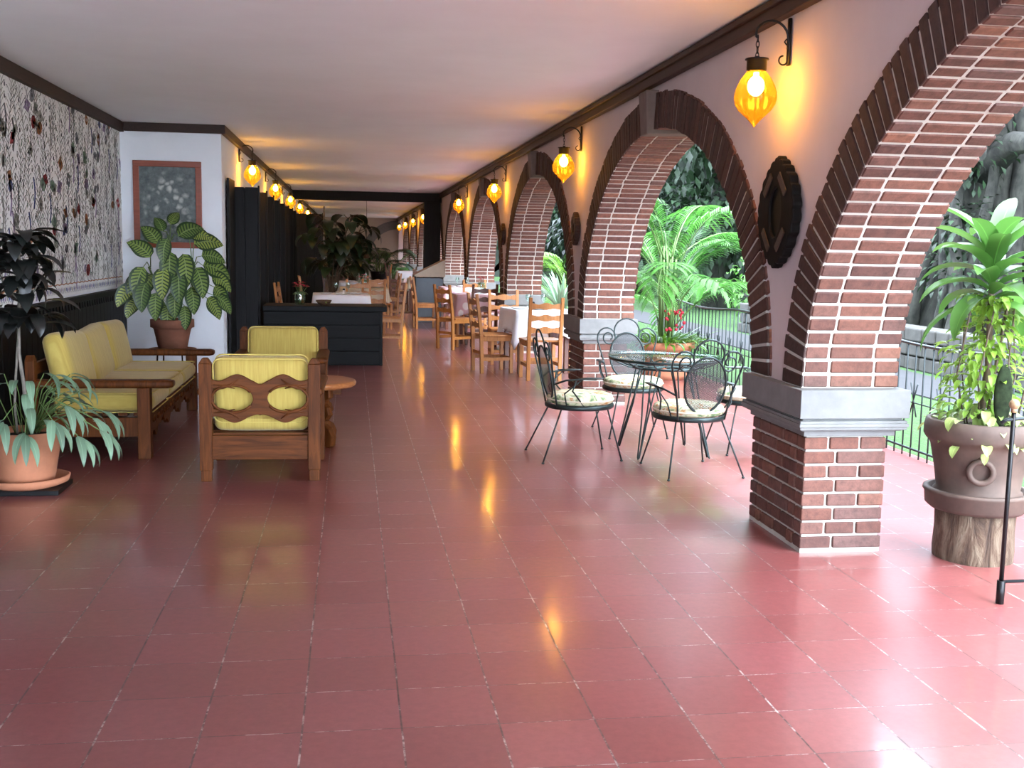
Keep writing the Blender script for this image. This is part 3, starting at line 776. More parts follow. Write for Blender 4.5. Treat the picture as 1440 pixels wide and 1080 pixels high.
for i, (y, l_) in enumerate(rl):
    z = 2.425 if i < 4 else 2.42
    if i == 0: lan.location = (XR - .002, y, z); lan['label'] = l_
    else: dup(lan, (XR - .002, y, z), 0, l_)
ll = [(14.6, 'amber lantern on the left wall just above the first dark partition'), (19.0, 'second amber lantern of the left row above the partitions'), (23.6, 'third amber lantern of the left row'), (27.9, 'fourth amber lantern of the left row, just past the beam'), (33., 'fifth amber lantern of the left row'), (38.5, 'sixth and farthest lantern of the left row')]
for y, l_ in ll: dup(lan, (XI + .002, y, 2.52), PI, l_)

# ------------------------------------------------------------------ oval mirrors
def oval_mirror(y, z, ry, rz, label, n=24):
    t = thing('oval_mirror', label, 'mirror', (XR - .006, y, z), 0, 'oval mirrors on the arcade wall')
    rnd = random.Random(int(y * 10)); out = []; 
    for i in range(n * 5):
        a = 2 * PI * i / (n * 5); r = .97 + .06 * abs(math.sin(a * n / 2 + .4)) + rnd.uniform(-.008, .008)
        # pointed almond outline
        q = abs(math.sin(a)); w = ry * math.copysign(abs(math.cos(a)) ** 1.45, math.cos(a))
        out.append((w * r, rz * math.sin(a) * r))
    hole = [(ry * .40 * math.cos(2 * PI * i / 32), rz * .50 * math.sin(2 * PI * i / 32)) for i in range(32)]
    Mr = Matrix(((0, 1, 0, 0), (1, 0, 0, 0), (0, 0, 1, 0), (0, 0, 0, 1)))
    fr = flat_shape('frame', [out, hole], .05, 'black_wood' if rz > .2 else 'trim_wood', t, Matrix.Translation((-.025, 0, 0)) @ Mr, .008)
    for a in (48, 132, 228, 312):
        b = MB()
        cy, cz = ry * .62 * math.cos(R(a)), rz * .70 * math.sin(R(a)); tg = math.atan2(rz * math.cos(R(a)), -ry * math.sin(R(a)))
        M_ = Matrix.Translation((-.054, cy, cz)) @ Matrix.Rotation(tg, 4, 'X')
        b.box(-.004, .003, -.07 * rz / .28, .07 * rz / .28, -.02, .02, M_)
        o_ = b.build('mirror_chip', 'chip_wood', t, bevel=.002); o_['label'] = 'brown strip set into the frame'
    g = MB(); g.af([g.av((-.03, ry * .42 * math.cos(2 * PI * i / 32), rz * .52 * math.sin(2 * PI * i / 32))) for i in range(32)][::-1])
    g.build('mirror_pane', 'mirror_glass', t, solid=.01)
oval_mirror(5.37, 1.665, .225, .265, 'large oval mirror with jagged dark frame below the nearest lantern')
oval_mirror(10.5, 1.66, .10, .145, 'small oval mirror frame on the plaster above the second pillar')
oval_mirror(15.65, 1.66, .10, .14, 'small oval wall mirror above the third pillar')

# ------------------------------------------------------------------ left partitions
first = None
for i, (y, xe) in enumerate([(13.62, -1.10), (14.9, -1.10), (16.2, -1.10), (17.5, -1.10), (18.8, -1.10), (20.1, -1.10), (21.4, -1.10), (22.7, -1.10), (24.6, -.62)]):
    t = thing('partition_screen', 'dark wooden partition, %s of the row along the left wall' % ordn[i], 'partition', (XI, y, 0), 0, 'dark partitions standing out from the left wall')
    if i == 8: t['label'] = 'wider dark partition closing the row behind the big dark plant'
    w = xe - XI; bb_ = MB(); k = 0; nb = 2 if i < 8 else 5
    while k < nb:
        bb_.box(.004 + w * k / nb, w * (k + 1) / nb - .006, 0, .05, 0.0, 2.13); k += 1
    bb_.box(0.002, w - .01, .01, .04, .0, 2.12); bb_.build('boards', 'dark_wood', t, bevel=.004)
    e = MB(); e.box(w - .004, w + .016, -.006, .056, 0, 2.15); e.build('edge_post', 'dark_wood', t, bevel=.003)
b = MB(); b.box(XI + .02, XI + .05, 13.0, 13.6, 0.0, 2.2)
tag(b.build('shutter_door', 'dark_wood', bevel=.004), 'narrow dark door leaf lying against the left wall before the first partition', 'door')
b = MB(); b.box(-.60, -.56, 24.6, 24.68, 0.0, 2.3)
tag(b.build('pale_pole', 'stone', bevel=.004), 'thin pale upright pole at the end of the dark partitions', 'pole')

# counter
t = thing('wooden_counter', 'low black board counter behind the yellow armchairs', 'counter', (-.35, 13.8, 0))
b = MB()
for i in range(4): b.box(-.69, .72, -.30, -.27, .02 + i * .16, .02 + i * .16 + .152)
b.box(-.69, .72, -.275, .3, 0, .66); b.box(.70, .735, -.31, .31, 0, .66)
b.build('body', 'dark_plank', t, bevel=.004)
b = MB(); b.box(-.70, .785, -.34, .34, .66, .725); b.build('countertop', 'dark_plank', t, bevel=.008)

# ------------------------------------------------------------------ framed painting
t = thing('framed_painting', 'painting of pale flowers in a reddish wooden frame on the white wall', 'painting', (-2.0, 12.695, 1.87))
b = MB(); W_, H_, f_ = .365, .475, .065
b.box(-W_, W_, -.03, 0, H_ - f_, H_); b.box(-W_, W_, -.03, 0, -H_, -H_ + f_); b.box(-W_, -W_ + f_, -.03, 0, -H_ + f_, H_ - f_); b.box(W_ - f_, W_, -.03, 0, -H_ + f_, H_ - f_)
b.build('frame', 'frame_wood', t, bevel=.006)
b = MB(); b.box(-W_ + f_, W_ - f_, -.012, -.004, -H_ + f_, H_ - f_); b.build('canvas', 'painted_canvas', t)

# ------------------------------------------------------------------ armchairs
def splat(parent, w, zc, h, y, name='back_splat'):
    """pierced and carved back: two oval openings left and right of a waisted centre"""
    n = 60; top = []; bot = []
    for i in range(n + 1):
        u = -1 + 2 * i / n; x = u * w / 2; a = abs(u)
        zt = h / 2 * (.86 + .14 * math.cos(a * PI * 2.6 + 2.4) - .16 * math.exp(-(u / .10) ** 2))
        zb = -h / 2 * (.86 + .14 * math.cos(a * PI * 2.6 + 2.0) - .12 * math.exp(-(u / .12) ** 2))
        top.append((x, zc + zt)); bot.append((x, zc + zb))
    holes = []
    for s_ in (-1, 1):
        hp = []
        for i in range(40):
            a = 2 * PI * i / 40; x = .145 * w * 1.5 * math.cos(a); z = h * .285 * math.sin(a)
            x *= 1.0; # squared on the outer side
            if s_ * math.cos(a) > .55: x = s_ * .2 * w + 0 * z
            hp.append((s_ * .285 * w + x, zc + z))
        holes.append(hp)
    o_ = flat_shape(name, [top + bot[::-1]] + holes, .032, 'sofa_wood_h', parent, Matrix.Translation((0, y, 0)), .004)
    # carved raised mouldings around the openings
    c = MB()
    for s_ in (-1, 1):
        ring = [(s_ * .285 * w + .215 * w * math.cos(R(a)) * (1), y - .018, zc + h * .29 * math.sin(R(a))) for a in range(-150 if s_ > 0 else 30, 151 if s_ > 0 else 331, 12)]
        c.tube(ring, .009, 6)
        for sg in (-1, 1):
            c.tube([(s_ * w * .48, y - .018, zc + sg * h * .20), (s_ * w * .38, y - .019, zc + sg * h * .235), (s_ * w * .30, y - .02, zc + sg * h * .30), (s_ * w * .22, y - .018, zc + sg * h * .42)], [.004, .009, .009, .003], 6)
            c.tube([(s_ * w * .48, y - .018, zc + sg * h * .30), (s_ * w * .36, y - .018, zc + sg * h * .28), (s_ * w * .26, y - .018, zc + sg * h * .22)], [.003, .008, .003], 6)
    cc = c.build('carved_moulding', 'sofa_wood_h', o_)
    return o_
def post(mb, x, y, z1, s_=.075, d=.06, point=.035):
    """square post with a shouldered foot and a bevelled pointed top"""
    h = s_ / 2; k = d / 2
    mb.box(x - h, x + h, y - k, y + k, .07, z1 - point)
    mb.box(x - h + .006, x + h - .006, y - k + .005, y + k - .005, 0, .07)
    if point:
        q = .4; mb.hexa([(x - h, y - k, z1 - point), (x + h, y - k, z1 - point), (x + h, y + k, z1 - point), (x - h, y + k, z1 - point),
             (x - h * q, y - k * .8, z1), (x + h * q, y - k * .8, z1), (x + h * q, y + k * .8, z1), (x - h * q, y + k * .8, z1)])
def build_armchair(label, loc, rz):
    """faces +y; back posts at y=-.36"""
    t = thing('armchair', label, 'armchair', loc, rz, 'carved wooden armchairs with yellow cushions')
    w = .655
    for s_ in (-1, 1):
        b = MB(); post(b, s_ * w / 2, -.36, .765); b.build('back_post', 'sofa_wood', t, bevel=.004)
        b = MB(); b.box(s_ * w / 2 - .034, s_ * w / 2 + .034, .29, .36, 0, .53); b.build('front_leg', 'sofa_wood', t, bevel=.005)
        b = MB(); b.cushion((s_ * (w / 2 + .005), .02, .555), (.10, .80, .045), e=.5, n=8, puff=.0); b.build('armrest', 'sofa_wood', t)
        # carved side panel with scrolls
        Ms = Matrix.Translation((s_ * w / 2, 0, 0)) @ Matrix(((0, 1, 0, 0), (1, 0, 0, 0), (0, 0, 1, 0), (0, 0, 0, 1)))
        ol = [(-.33, .32), (.29, .32)] + [(x, .17 + .03 * math.cos(x * 30)) for x in [.29 - i * .62 / 20 for i in range(21)]]
        flat_shape('side_rail', [ol, arc(-.12, .25, .07, .03, 0, 345, 15), arc(.10, .25, .07, .03, 0, 345, 15)], .03, 'sofa_wood', t, Ms, .003)
    b = MB(); b.box(-w / 2 + .037, w / 2 - .037, -.378, -.345, .135, .285); b.build('back_rail', 'sofa_wood_h', t, bevel=.004)
    b = MB(); b.box(-w / 2 + .034, w / 2 - .034, .31, .345, .16, .30); b.build('front_rail', 'sofa_wood_h', t, bevel=.004)
    b = MB()
    for i in range(6): b.box(-w / 2 + .02, w / 2 - .02, -.33 + i * .11, -.26 + i * .11, .275, .295)
    b.build('seat_slats', 'sofa_wood_h', t)
    splat(t, w - .075, .515, .29, -.365)
    c = MB(); c.cushion((0, .02, .36), (.585, .64, .125), n=12, puff=.06); cu = c.build('seat_cushion', 'yellow_fabric', t)
    tilt = Matrix.Rotation(R(8), 3, 'X')
    c = MB(); c.cushion((0, -.27, .565), (.575, .12, .41), tilt, n=14, puff=.10); cu2 = c.build('back_cushion', 'yellow_fabric', t)
    pp = MB()
    for yy in (-.055, .055):
        pts = []
        hx, hz, r = .285, .203, .045
        for cx, cz, a0_ in ((hx - r, hz - r, 0), (-hx + r, hz - r, 90), (-hx + r, -hz + r, 180), (hx - r, -hz + r, 270)):
            for q in range(5): a = R(a0_ + 22.5 * q); pts.append(V(0, -.27, .565) + tilt @ V(cx + r * math.cos(a), yy, cz + r * math.sin(a)))
        pp.tube(pts, .005, 5, closed=True)
    pp.build('piping', 'yellow_piping', cu2)
    return t
build_armchair('yellow-cushioned carved armchair seen from behind, pierced back toward the camera', (-.545, 7.20, 0), R(-1))
build_armchair('yellow-cushioned carved armchair facing the camera in front of the black counter', (-.56, 9.1, 0), PI)

# ------------------------------------------------------------------ sofa
def build_sofa():
    """faces +y locally (world +x); length along x"""
    t = thing('sofa', 'three-seat carved wooden sofa with yellow cushions along the wallpapered wall', 'sofa', (-1.72, 8.72, 0), R(-90))
    Ln = 2.30; D = .80; h = Ln / 2
    for s_ in (-1, 1):
        b = MB(); post(b, s_ * (h - .04), -.38, .70); b.build('back_post', 'sofa_wood', t, bevel=.005)
        b = MB(); b.box(s_ * (h - .04) - .045, s_ * (h - .04) + .045, .30, .385, 0, .485); b.build('front_leg', 'sofa_wood', t, bevel=.006)
        b = MB(); b.cushion((s_ * (h - .04), .06, .51), (.12, .96, .055), n=8, puff=0); b.build('armrest', 'sofa_wood', t)
        b = MB(); b.box(s_ * (h - .04) - .02, s_ * (h - .04) + .02, -.35, .31, .15, .28); b.build('side_rail', 'sofa_wood', t, bevel=.004)
    b = MB(); b.box(-h + .08, h - .08, -.40, -.365, .15, .30); b.box(-h + .08, h - .08, -.40, -.365, .56, .64); b.build('back_rail', 'sofa_wood_h', t, bevel=.004)
    # pierced apron: upper rail, scalloped lower edge, openings
    ol = [(-h + .075, .315), (h - .075, .315)]
    n = 120
    for i in range(n + 1):
        x = h - .075 - (Ln - .15) * i / n
        ph = (x / (Ln - .15)) * 2 * PI * 4
        ol.append((x, .165 + .035 * math.cos(ph) + .018 * math.cos(ph * 3 + .6)))
    holes = []
    seg = (Ln - .15) / 8
    for k in range(8):
        cx = -h + .075 + seg * (k + .5)
        holes.append(arc(cx - .055, .235, .035, .026, 0, 340, 14)); holes.append(arc(cx + .055, .235, .035, .026, 0, 340, 14))
        if k < 7: holes.append(arc(cx + seg / 2, .222, .014, .03, 0, 340, 12))
    ap = flat_shape('carved_apron', [ol] + holes, .035, 'sofa_wood_h', t, Matrix.Translation((0, .345, 0)), .004)
    c = MB()
    for k in range(8):
        cx = -h + .075 + seg * (k + .5)
        for s_ in (-1, 1):
            pts = [(cx + s_ * (.055 + (.038 - .0035 * q) * math.cos(q * .7)), .368, .235 + (.030 - .0028 * q) * math.sin(q * .7)) for q in range(0, 12)]
            c = MB(); c.tube(pts, .006, 5); c.build('scroll_carving', 'sofa_wood_h', ap)
    b = MB()
    for i in range(7): b.box(-h + .08, h - .08, -.34 + i * .1, -.28 + i * .1, .285, .305)
    b.build('seat_slats', 'sofa_wood_h', t)
    w = (Ln - .18) / 3
    for k in range(3):
        cx = -h + .09 + w * (k + .5)
        c = MB(); c.cushion((cx, .06, .37), (w - .005, .66, .13), n=12, puff=.05); cu = c.build('seat_cushion', 'yellow_fabric', t)
        tl = Matrix.Rotation(R(13), 3, 'X') @ Matrix.Rotation(R((-2, 3, -3)[k]), 3, 'Y')
        c = MB(); c.cushion((cx, -.235 + (0, .0, .01)[k], .60 + (.0, .0, .02)[k]), (w - .01, .15, .42), tl, n=14, puff=.10); cb = c.build('back_cushion', 'yellow_fabric', t)
        pp = MB()
        for zz in (.305, .435):
            hx, hy, r = w / 2 - .01, .322, .04; pts = []
            for ax, ay, a0_ in ((hx - r, hy - r, 0), (-hx + r, hy - r, 90), (-hx + r, -hy + r, 180), (hx - r, -hy + r, 270)):
                for q in range(5): a = R(a0_ + 22.5 * q); pts.append((cx + ax + r * math.cos(a), .06 + ay + r * math.sin(a), zz))
            pp.tube(pts, .0045, 5, closed=True)
        pp.build('piping', 'yellow_piping', cu)
build_sofa()

# ------------------------------------------------------------------ side table (between the armchairs)
t = thing('side_table', 'round light-brown wooden side table between the two armchairs', 'table', (-.29, 8.10, 0))
b = MB(); b.lathe([(.0, .435), (.31, .435), (.325, .445), (.33, .46), (.325, .475), (.31, .48), (0, .48)], (0, 0, 0), 48, caps=False); b.build('tabletop', 'table_wood', t)
b = MB(); b.box(-.22, .22, -.02, .02, .37, .434); b.box(-.02, .02, -.22, .22, .372, .434); b.build('apron', 'sofa_wood_h', t, bevel=.004)
for a in (45, 135, 225, 315):
    M_ = Matrix.Rotation(R(a), 4, 'Z')
    outl = [(.02, .42), (.20, .42), (.205, .37), (.165, .345), (.15, .31), (.185, .285), (.20, .24), (.17, .205), (.14, .19), (.15, .16), (.205, .13), (.235, .08), (.225, .02), (.19, 0), (.16, .015), (.15, .06), (.10, .09), (.05, .13), (.02, .14)]
    flat_shape('leg', [outl], .05, 'sofa_wood', t, M_, .008)

# ------------------------------------------------------------------ garden furniture of black iron
def build_iron_chair():
    """faces +y"""
    t = thing('iron_chair', '', 'chair')
    b = MB(); R_ = .235
    ring = [(R_ * math.cos(2 * PI * i / 36), .0 + R_ * math.sin(2 * PI * i / 36), .375) for i in range(36)]
    b.tube(ring, .011, 8, closed=True, flat=1.6)
    for k in (-.1, 0, .1): b.box(-.21, .21, k - .008, k + .008, .366, .372)
    b.build('seat_ring', 'iron_green', t)
    for sx in (-1, 1):
        for (x0, y0, x1, y1) in ((.15, .16, .23, .25), (.16, -.17, .26, -.32)):
            l_ = MB(); l_.tube([(sx * x0, y0, .37), (sx * x1, y1, .012)], .006, 8); l_.sphere((sx * x1, y1, .008), .011, 8, 6, (1, 1, .7)); l_.build('leg', 'iron_green', t)
    c = MB()
    prof = [(0, .385), (.20, .385), (.228, .395), (.24, .42), (.228, .445), (.20, .458), (.10, .466), (0, .468)]
    c.lathe(prof, (0, 0.005, 0), 40, caps=False); cu = c.build('seat_cushion', 'floral_fabric', t)
    pp = MB(); pp.tube([(.236 * math.cos(2 * PI * i / 40), .005 + .236 * math.sin(2 * PI * i / 40), .42) for i in range(40)], .006, 5, closed=True); pp.build('piping', 'cloth_cream', cu)
    # back frame, slightly reclined plane: y = -0.2 - .16*(z-.38)
    def B(x, z): return (x, -.205 - .20 * (z - .38), z)
    f = MB(); rr = .0065
    for s_ in (-1, 1):
        pts = [B(s_ * .165, .375), B(s_ * .175, .46), B(s_ * .195, .56), B(s_ * .225, .66), B(s_ * .242, .72)]
        cx, cz = .165, .755
        for q in range(0, 26):
            a = R(-10 + q * 25); rad = .082 * (1 - .032 * q)
            pts.append(B(s_ * (cx + rad * math.cos(a) - .0015 * q * .6), cz + rad * math.sin(a) * 1.05))
        f.tube(pts, rr, 7)
    f.tube([B(.105 * math.cos(R(a)), .80 + .105 * math.sin(R(a))) for a in range(-35, 216, 12)], rr, 7)
    f.build('back_frame', 'iron_green', t)
    ov = MB(); ov.tube([B(.142 * math.cos(2 * PI * i / 36), .605 + .185 * math.sin(2 * PI * i / 36)) for i in range(36)], .008, 7, closed=True)
    fo = ov.build('oval_hoop', 'iron_green', t)
    me = MB(); c0 = me.av(B(0, .605)); rg = [me.av(B(.14 * math.cos(2 * PI * i / 36), .605 + .183 * math.sin(2 * PI * i / 36))) for i in range(36)]
    for i in range(36): me.af((c0, rg[i], rg[(i + 1) % 36]))
    mm = me.build('mesh_panel', 'iron_mesh', fo); mm['label'] = 'fine iron mesh oval'
    for s_ in (-1, 1):
        a_ = MB(); a_.tube([B(s_ * .19, .54), (s_ * .25, -.17, .575), (s_ * .275, -.05, .585), (s_ * .275, .04, .582)], .007, 7)
        a_.tube([(s_ * .215, -.02, .38), (s_ * .25, -.12, .50), (s_ * .262, -.10, .575)], .006, 7)
        a_.tube([(s_ * .18, -.14, .38), (s_ * .225, -.17, .48), (s_ * .262, -.06, .578)], .005, 6)
        a_.sphere((s_ * .275, .0, .59), .07, 16, 8, (.42, 1.35, .1)); a_.build('armrest', 'iron_green', t)
    return t
G_ = 'iron garden chairs around the glass table'
ic = build_iron_chair(); ic['group'] = G_
ic.location = (1.60, 7.53, 0); ic.rotation_euler = (0, 0, R(-86)); ic['label'] = 'iron chair with floral cushion left of the glass table, seen side-on'
dup(ic, (2.235, 7.00, 0), R(6), 'nearest iron chair with its mesh oval back toward the camera')
dup(ic, (2.23, 8.45, 0), R(178), 'iron chair behind the glass table facing the camera')
dup(ic, (2.93, 7.72, 0), R(92), 'iron chair partly hidden behind the nearest brick pillar')
t = thing('glass_table', 'round glass-topped iron garden table among the four iron chairs', 'table', (2.245, 7.62, 0), R(2))
b = MB(); b.lathe([(0, .705), (.415, .705), (.42, .710), (.415, .715), (0, .715)], n=64, caps=False); b.build('glass_top', 'table_glass', t)
b = MB(); b.tube([(.40 * math.cos(2 * PI * i / 48), .40 * math.sin(2 * PI * i / 48), .692) for i in range(48)], .010, 8, closed=True)
b.tube([(.235 * math.cos(2 * PI * i / 36), .235 * math.sin(2 * PI * i / 36), .63) for i in range(36)], .009, 8, closed=True)
for i in range(12):
    a = 2 * PI * i / 12; c_, s_ = math.cos(a), math.sin(a)
    b.tube([(.235 * c_, .235 * s_, .63), (.28 * c_, .28 * s_, .635), (.35 * c_, .35 * s_, .665), (.40 * c_, .40 * s_, .69)], .0055, 6)
for i in range(8):
    a = 2 * PI * i / 8; b.tube([(.12 * math.cos(a) + .1 * math.cos(q * .5), .12 * math.sin(a) + .1 * math.sin(q * .5), .63) for q in range(13)], .005, 5)
b.build('table_frame', 'iron_green', t)
for a in (45, 135, 225, 315):
    M_ = Matrix.Rotation(R(a), 4, 'Z'); b = MB(); b.X = M_
    b.tube([(.20, -.06, .63), (.30, -.02, .25), (.365, -.006, .02), (.372, 0, .008), (.365, .006, .02), (.30, .02, .25), (.20, .06, .63)], .006, 7)
    b.tube([(.20, 0, .63), (.25, 0, .35), (.355, 0, .012)], .0065, 7)
    b.build('leg', 'iron_green', t)

# ------------------------------------------------------------------ ladder-back dining chairs
def build_ladder(mat):
    """faces +y"""
    t = thing('dining_chair', '', 'chair')
    w = .40
    for s_ in (-1, 1):
        b = MB(); x = s_ * (w / 2 - .02)
        b.hexa([(x - .02, -.20, 0), (x + .02, -.20, 0), (x + .02, -.16, 0), (x - .02, -.16, 0), (x - .02, -.21, .45), (x + .02, -.21, .45), (x + .02, -.17, .45), (x - .02, -.17, .45)])
        b.hexa([(x - .02, -.21, .45), (x + .02, -.21, .45), (x + .02, -.17, .45), (x - .02, -.17, .45), (x - .018, -.27, .93), (x + .018, -.27, .93), (x + .018, -.238, .93), (x - .018, -.238, .93)])
        b.build('back_post', mat, t, bevel=.004)
        b = MB(); b.box(s_ * .19 - .02, s_ * .19 + .02, .155, .195, 0, .44); b.build('leg', mat, t, bevel=.004)
        b = MB(); b.box(s_ * .19 - .01, s_ * .19 + .01, -.17, .16, .15, .19); b.build('side_stretcher', mat, t, bevel=.003)
        b = MB(); b.box(s_ * .19 - .01, s_ * .19 + .01, -.17, .16, .38, .43); b.build('seat_rail', mat, t, bevel=.003)
    for z in (.565, .70, .83):
        n = 24; tp = [(-w / 2 + .03 + (w - .06) * i / n, z + .03 + .010 * math.cos(2 * PI * (i / n * 2)) * (1 if 2 < i < n - 2 else .4)) for i in range(n + 1)]
        bt = [(-w / 2 + .03 + (w - .06) * i / n, z - .028 - .006 * math.cos(2 * PI * (i / n * 2))) for i in range(n, -1, -1)]
        flat_shape('slat', [tp + bt], .018, mat, t, Matrix.Translation((0, -.19 - (z - .45) * .125, 0)), .002)
    for q_ in ((-.19, -.17, .22, .26), (.165, .185, .15, .19)):
        b = MB(); b.box(-.17, .17, *q_); b.build('stretcher', mat, t, bevel=.003)
    b = MB(); b.box(-.215, .215, -.165, .205, .43, .455); b.build('seat', mat, t, bevel=.008)
    return t
dc = build_ladder('chair_wood'); dk = build_ladder('chair_wood_dark')
dc.location = (2.12, 12.14, 0); dc.rotation_euler = (0, 0, R(3)); dc['label'] = 'light ladder-back chair with its back to the camera at the nearest white table'
CG = 'wooden ladder-back dining chairs'
dc['group'] = CG; dk['group'] = CG
dup(dc, (1.66, 12.85, 0), R(-80), 'light ladder-back chair at the left side of the nearest white table, seen side-on')
dup(dc, (2.78, 13.0, 0), R(88), 'light ladder-back chair at the garden side of the nearest white table')
dup(dc, (1.95, 13.8, 0), R(180), 'pale ladder-back chair across the nearest white table')
dup(dc, (1.50, 15.8, 0), R(-58), 'tall ladder-back chair at the near left of the flower-patterned table')
dk.location = (1.93, 16.3, 0); dk.rotation_euler = (0, 0, R(6)); dk['label'] = 'dark ladder-back chair at the near side of the flower-patterned table'
dup(dc, (1.33, 19.75, 0), R(-85), 'ladder-back chair standing just in front of the slanted desk')
dup(dc, (2.05, 18.0, 0), R(182), 'ladder-back chair behind the flower-patterned table')
dup(dc, (.54, 15.9, 0), R(88), 'orange-toned ladder-back chair in the aisle beside the counter table')
dup(dc, (-.78, 15.7, 0), R(-95), 'ladder-back chair against the dark partitions behind the counter')
dup(dc, (.12, 17.2, 0), R(180), 'orange-toned ladder-back chair across the white table behind the counter')
dup(dc, (.50, 19.6, 0), R(185), 'ladder-back chair facing the camera at the second left table')
dup(dc, (.35, 18.25, 0), R(5), 'ladder-back chair turned away at the second left table')
dup(dc, (-.62, 19.1, 0), R(-85), 'ladder-back chair beside the big dark plant')
dup(dc, (.72, 22.0, 0), R(95), 'ladder-back chair at the aisle side of the third left table')
dup(dk, (-.30, 22.1, 0), R(-90), 'dark ladder-back chair at the wall side of the third left table')
dup(dk, (1.08, 25.2, 0), R(-85), 'dark ladder-back chair at the table past the slanted desk')
dup(dk, (1.6, 24.45, 0), R(0), 'dark ladder-back chair turned away at the table past the slanted desk')
dup(dk, (1.66, 26.1, 0), R(180), 'dark ladder-back chair in front of the dark post')
dup(dc, (.95, 33.0, 0), R(90), 'far ladder-back chair alone in the aisle near the palm')
dup(dk, (1.3, 31.0, 0), R(-90), 'far dark ladder-back chair beyond the post, nearer one')
dup(dk, (1.3, 34.2, 0), R(-90), 'far dark ladder-back chair beyond the post, farther one')

# ------------------------------------------------------------------ dining tables and cloths
def table(x, y, s_, rot, cloth, tl, cl, h=.745, drop=.25, corner=.42, round_=False):
    t = thing('dining_table', tl, 'table', (x, y, 0), R(rot), 'dining tables')
    b = MB(); b.box(-s_, s_, -s_, s_, h - .035, h - .004); b.build('tabletop', 'chair_wood', t)
    for sx in (-1, 1):
        for sy in (-1, 1):
            b = MB(); b.box(sx * (s_ - .06) - .025, sx * (s_ - .06) + .025, sy * (s_ - .06) - .025, sy * (s_ - .06) + .025, 0, h - .035); b.build('leg', 'chair_wood_dark', t, bevel=.004)
    # cloth: grid top plus hanging skirt whose corners droop lower and ripple
    c = MB(); c.smooth = True; n = 12; per = []
    e = s_ + .006
    for i in range(n): per.append((-e + 2 * e * i / n, -e))
    for i in range(n): per.append((e, -e + 2 * e * i / n))
    for i in range(n): per.append((e - 2 * e * i / n, e))
    for i in range(n): per.append((-e, e - 2 * e * i / n))
    rings = []
    for j in range(7):
        f = j / 6; r_ = []
        for k, (px_, py_) in enumerate(per):
            q = (k % n) / n; cor = abs(q - .5) * 2   # 1 at corners
            dz = f * (drop + (corner - drop) * 0 + corner * .5 * cor ** 3)
            out = f * (.02 + .035 * math.sin(k * 1.9) * f + .03 * cor ** 2)
            ln = math.hypot(px_, py_)
            r_.append(c.av((px_ + px_ / ln * out, py_ + py_ / ln * out, h + .004 - dz)))
        rings.append(r_)
    for j in range(6):
        A, B_ = rings[j], rings[j + 1]; m = len(per)
        for k in range(m): c.af((A[k], B_[k], B_[(k + 1) % m], A[(k + 1) % m]))
    c.smooth = False; c.af(rings[0])
    o_ = c.build('tablecloth', cloth, None, solid=.003); o_.location = (x, y, 0); o_.rotation_euler = (0, 0, R(rot)); tag(o_, cl, 'tablecloth', 'tablecloths on the dining tables')
    return h + .006
h1 = table(2.2, 12.95, .345, 8, 'cloth_white', 'nearest dining table, under the white cloth behind the second pillar', 'white cloth with a long hanging corner on the nearest dining table')
h2 = table(1.98, 17.0, .40, 4, 'cloth_floral', 'dining table under the pink flower-patterned cloth', 'pink and white flower-patterned cloth below the red flowers', drop=.26, corner=.2)
h3 = table(2.0, 19.85, .38, 3, 'cloth_floral', 'dining table under the patterned cloth beside the slanted desk', 'patterned white cloth on the table beside the slanted desk', drop=.24, corner=.15)
h4 = table(-.14, 16.35, .40, 2, 'cloth_white', 'dining table under a white cloth right behind the black counter', 'white cloth hanging over the right end of the table behind the counter', drop=.28, corner=.15)
h5 = table(.22, 18.95, .40, 0, 'cloth_cream', 'second dining table of the left row, behind the chairs', 'cream cloth on the second table of the left row', drop=.2, corner=.1)
h6 = table(.2, 22.1, .42, 0, 'cloth_white', 'third dining table of the left row', 'white cloth on the third table of the left row', drop=.2, corner=.1)
h7 = table(1.66, 25.2, .36, 0, 'cloth_cream', 'dining table just before the dark post', 'cream cloth on the table just before the dark post', drop=.2, corner=.1)
h8 = table(1.72, 32.2, .38, 0, 'cloth_white', 'far dining table beyond the dark post', 'white cloth on the far table beyond the dark post', drop=.2, corner=.1)

def vase_flowers(x, y, z, label, col='flower_red', s=1, n=9, vl='', vh=.12):
    t = thing('flower_vase', label, 'vase', (x, y, z))
    b = MB(); b.lathe([(.0, 0), (.045 * s, 0), (.055 * s, .03), (.058 * s, vh * .7), (.045 * s, vh), (.05 * s, vh + .01)], n=20, caps=False); b.build('vase', 'clear_glass', t)
    st = MB(); fl = MB(); rnd = random.Random(int(x * 100))
    for i in range(n):
        a = 2 * PI * i / n; q = rnd.uniform(.02, .085) * s; zz = vh + rnd.uniform(.05, .11) * s
        st.tube([(0, 0, .01), (q * .4 * math.cos(a), q * .4 * math.sin(a), vh), (q * math.cos(a), q * math.sin(a), zz)], .002, 5)
        c_ = V(q * math.cos(a), q * math.sin(a), zz)
        for k in range(7): 
            aa = 2 * PI * k / 7; fl.leaf(c_, (math.cos(aa), math.sin(aa), .6), .032 * s, .026 * s, .9, .1, 3)
        fl.sphere(c_ + V(0, 0, .006), .009 * s, 6, 5)
        st.leaf((q * .4 * math.cos(a), q * .4 * math.sin(a), vh), (math.cos(a), math.sin(a), .3), .07 * s, .03 * s, 1.2, .1, 4)
    st.build('stems', 'stem_green', t); fl.build('blooms', col, t)
vase_flowers(-.62, 13.75, .726, 'glass vase of red flowers on the left end of the black counter', s=1.15, n=14, vh=.15)
vase_flowers(2.0, 16.9, h2, 'thin glass vase of red flowers on the flower-patterned tablecloth', s=1.1, n=6, vh=.17)
vase_flowers(.22, 18.97, h5, 'small vase of pale flowers on the second left table', 'flower_pink', .9)
t = thing('wooden_bowl', 'dark woven bowl on the black counter', 'bowl', (-.33, 13.72, .726))
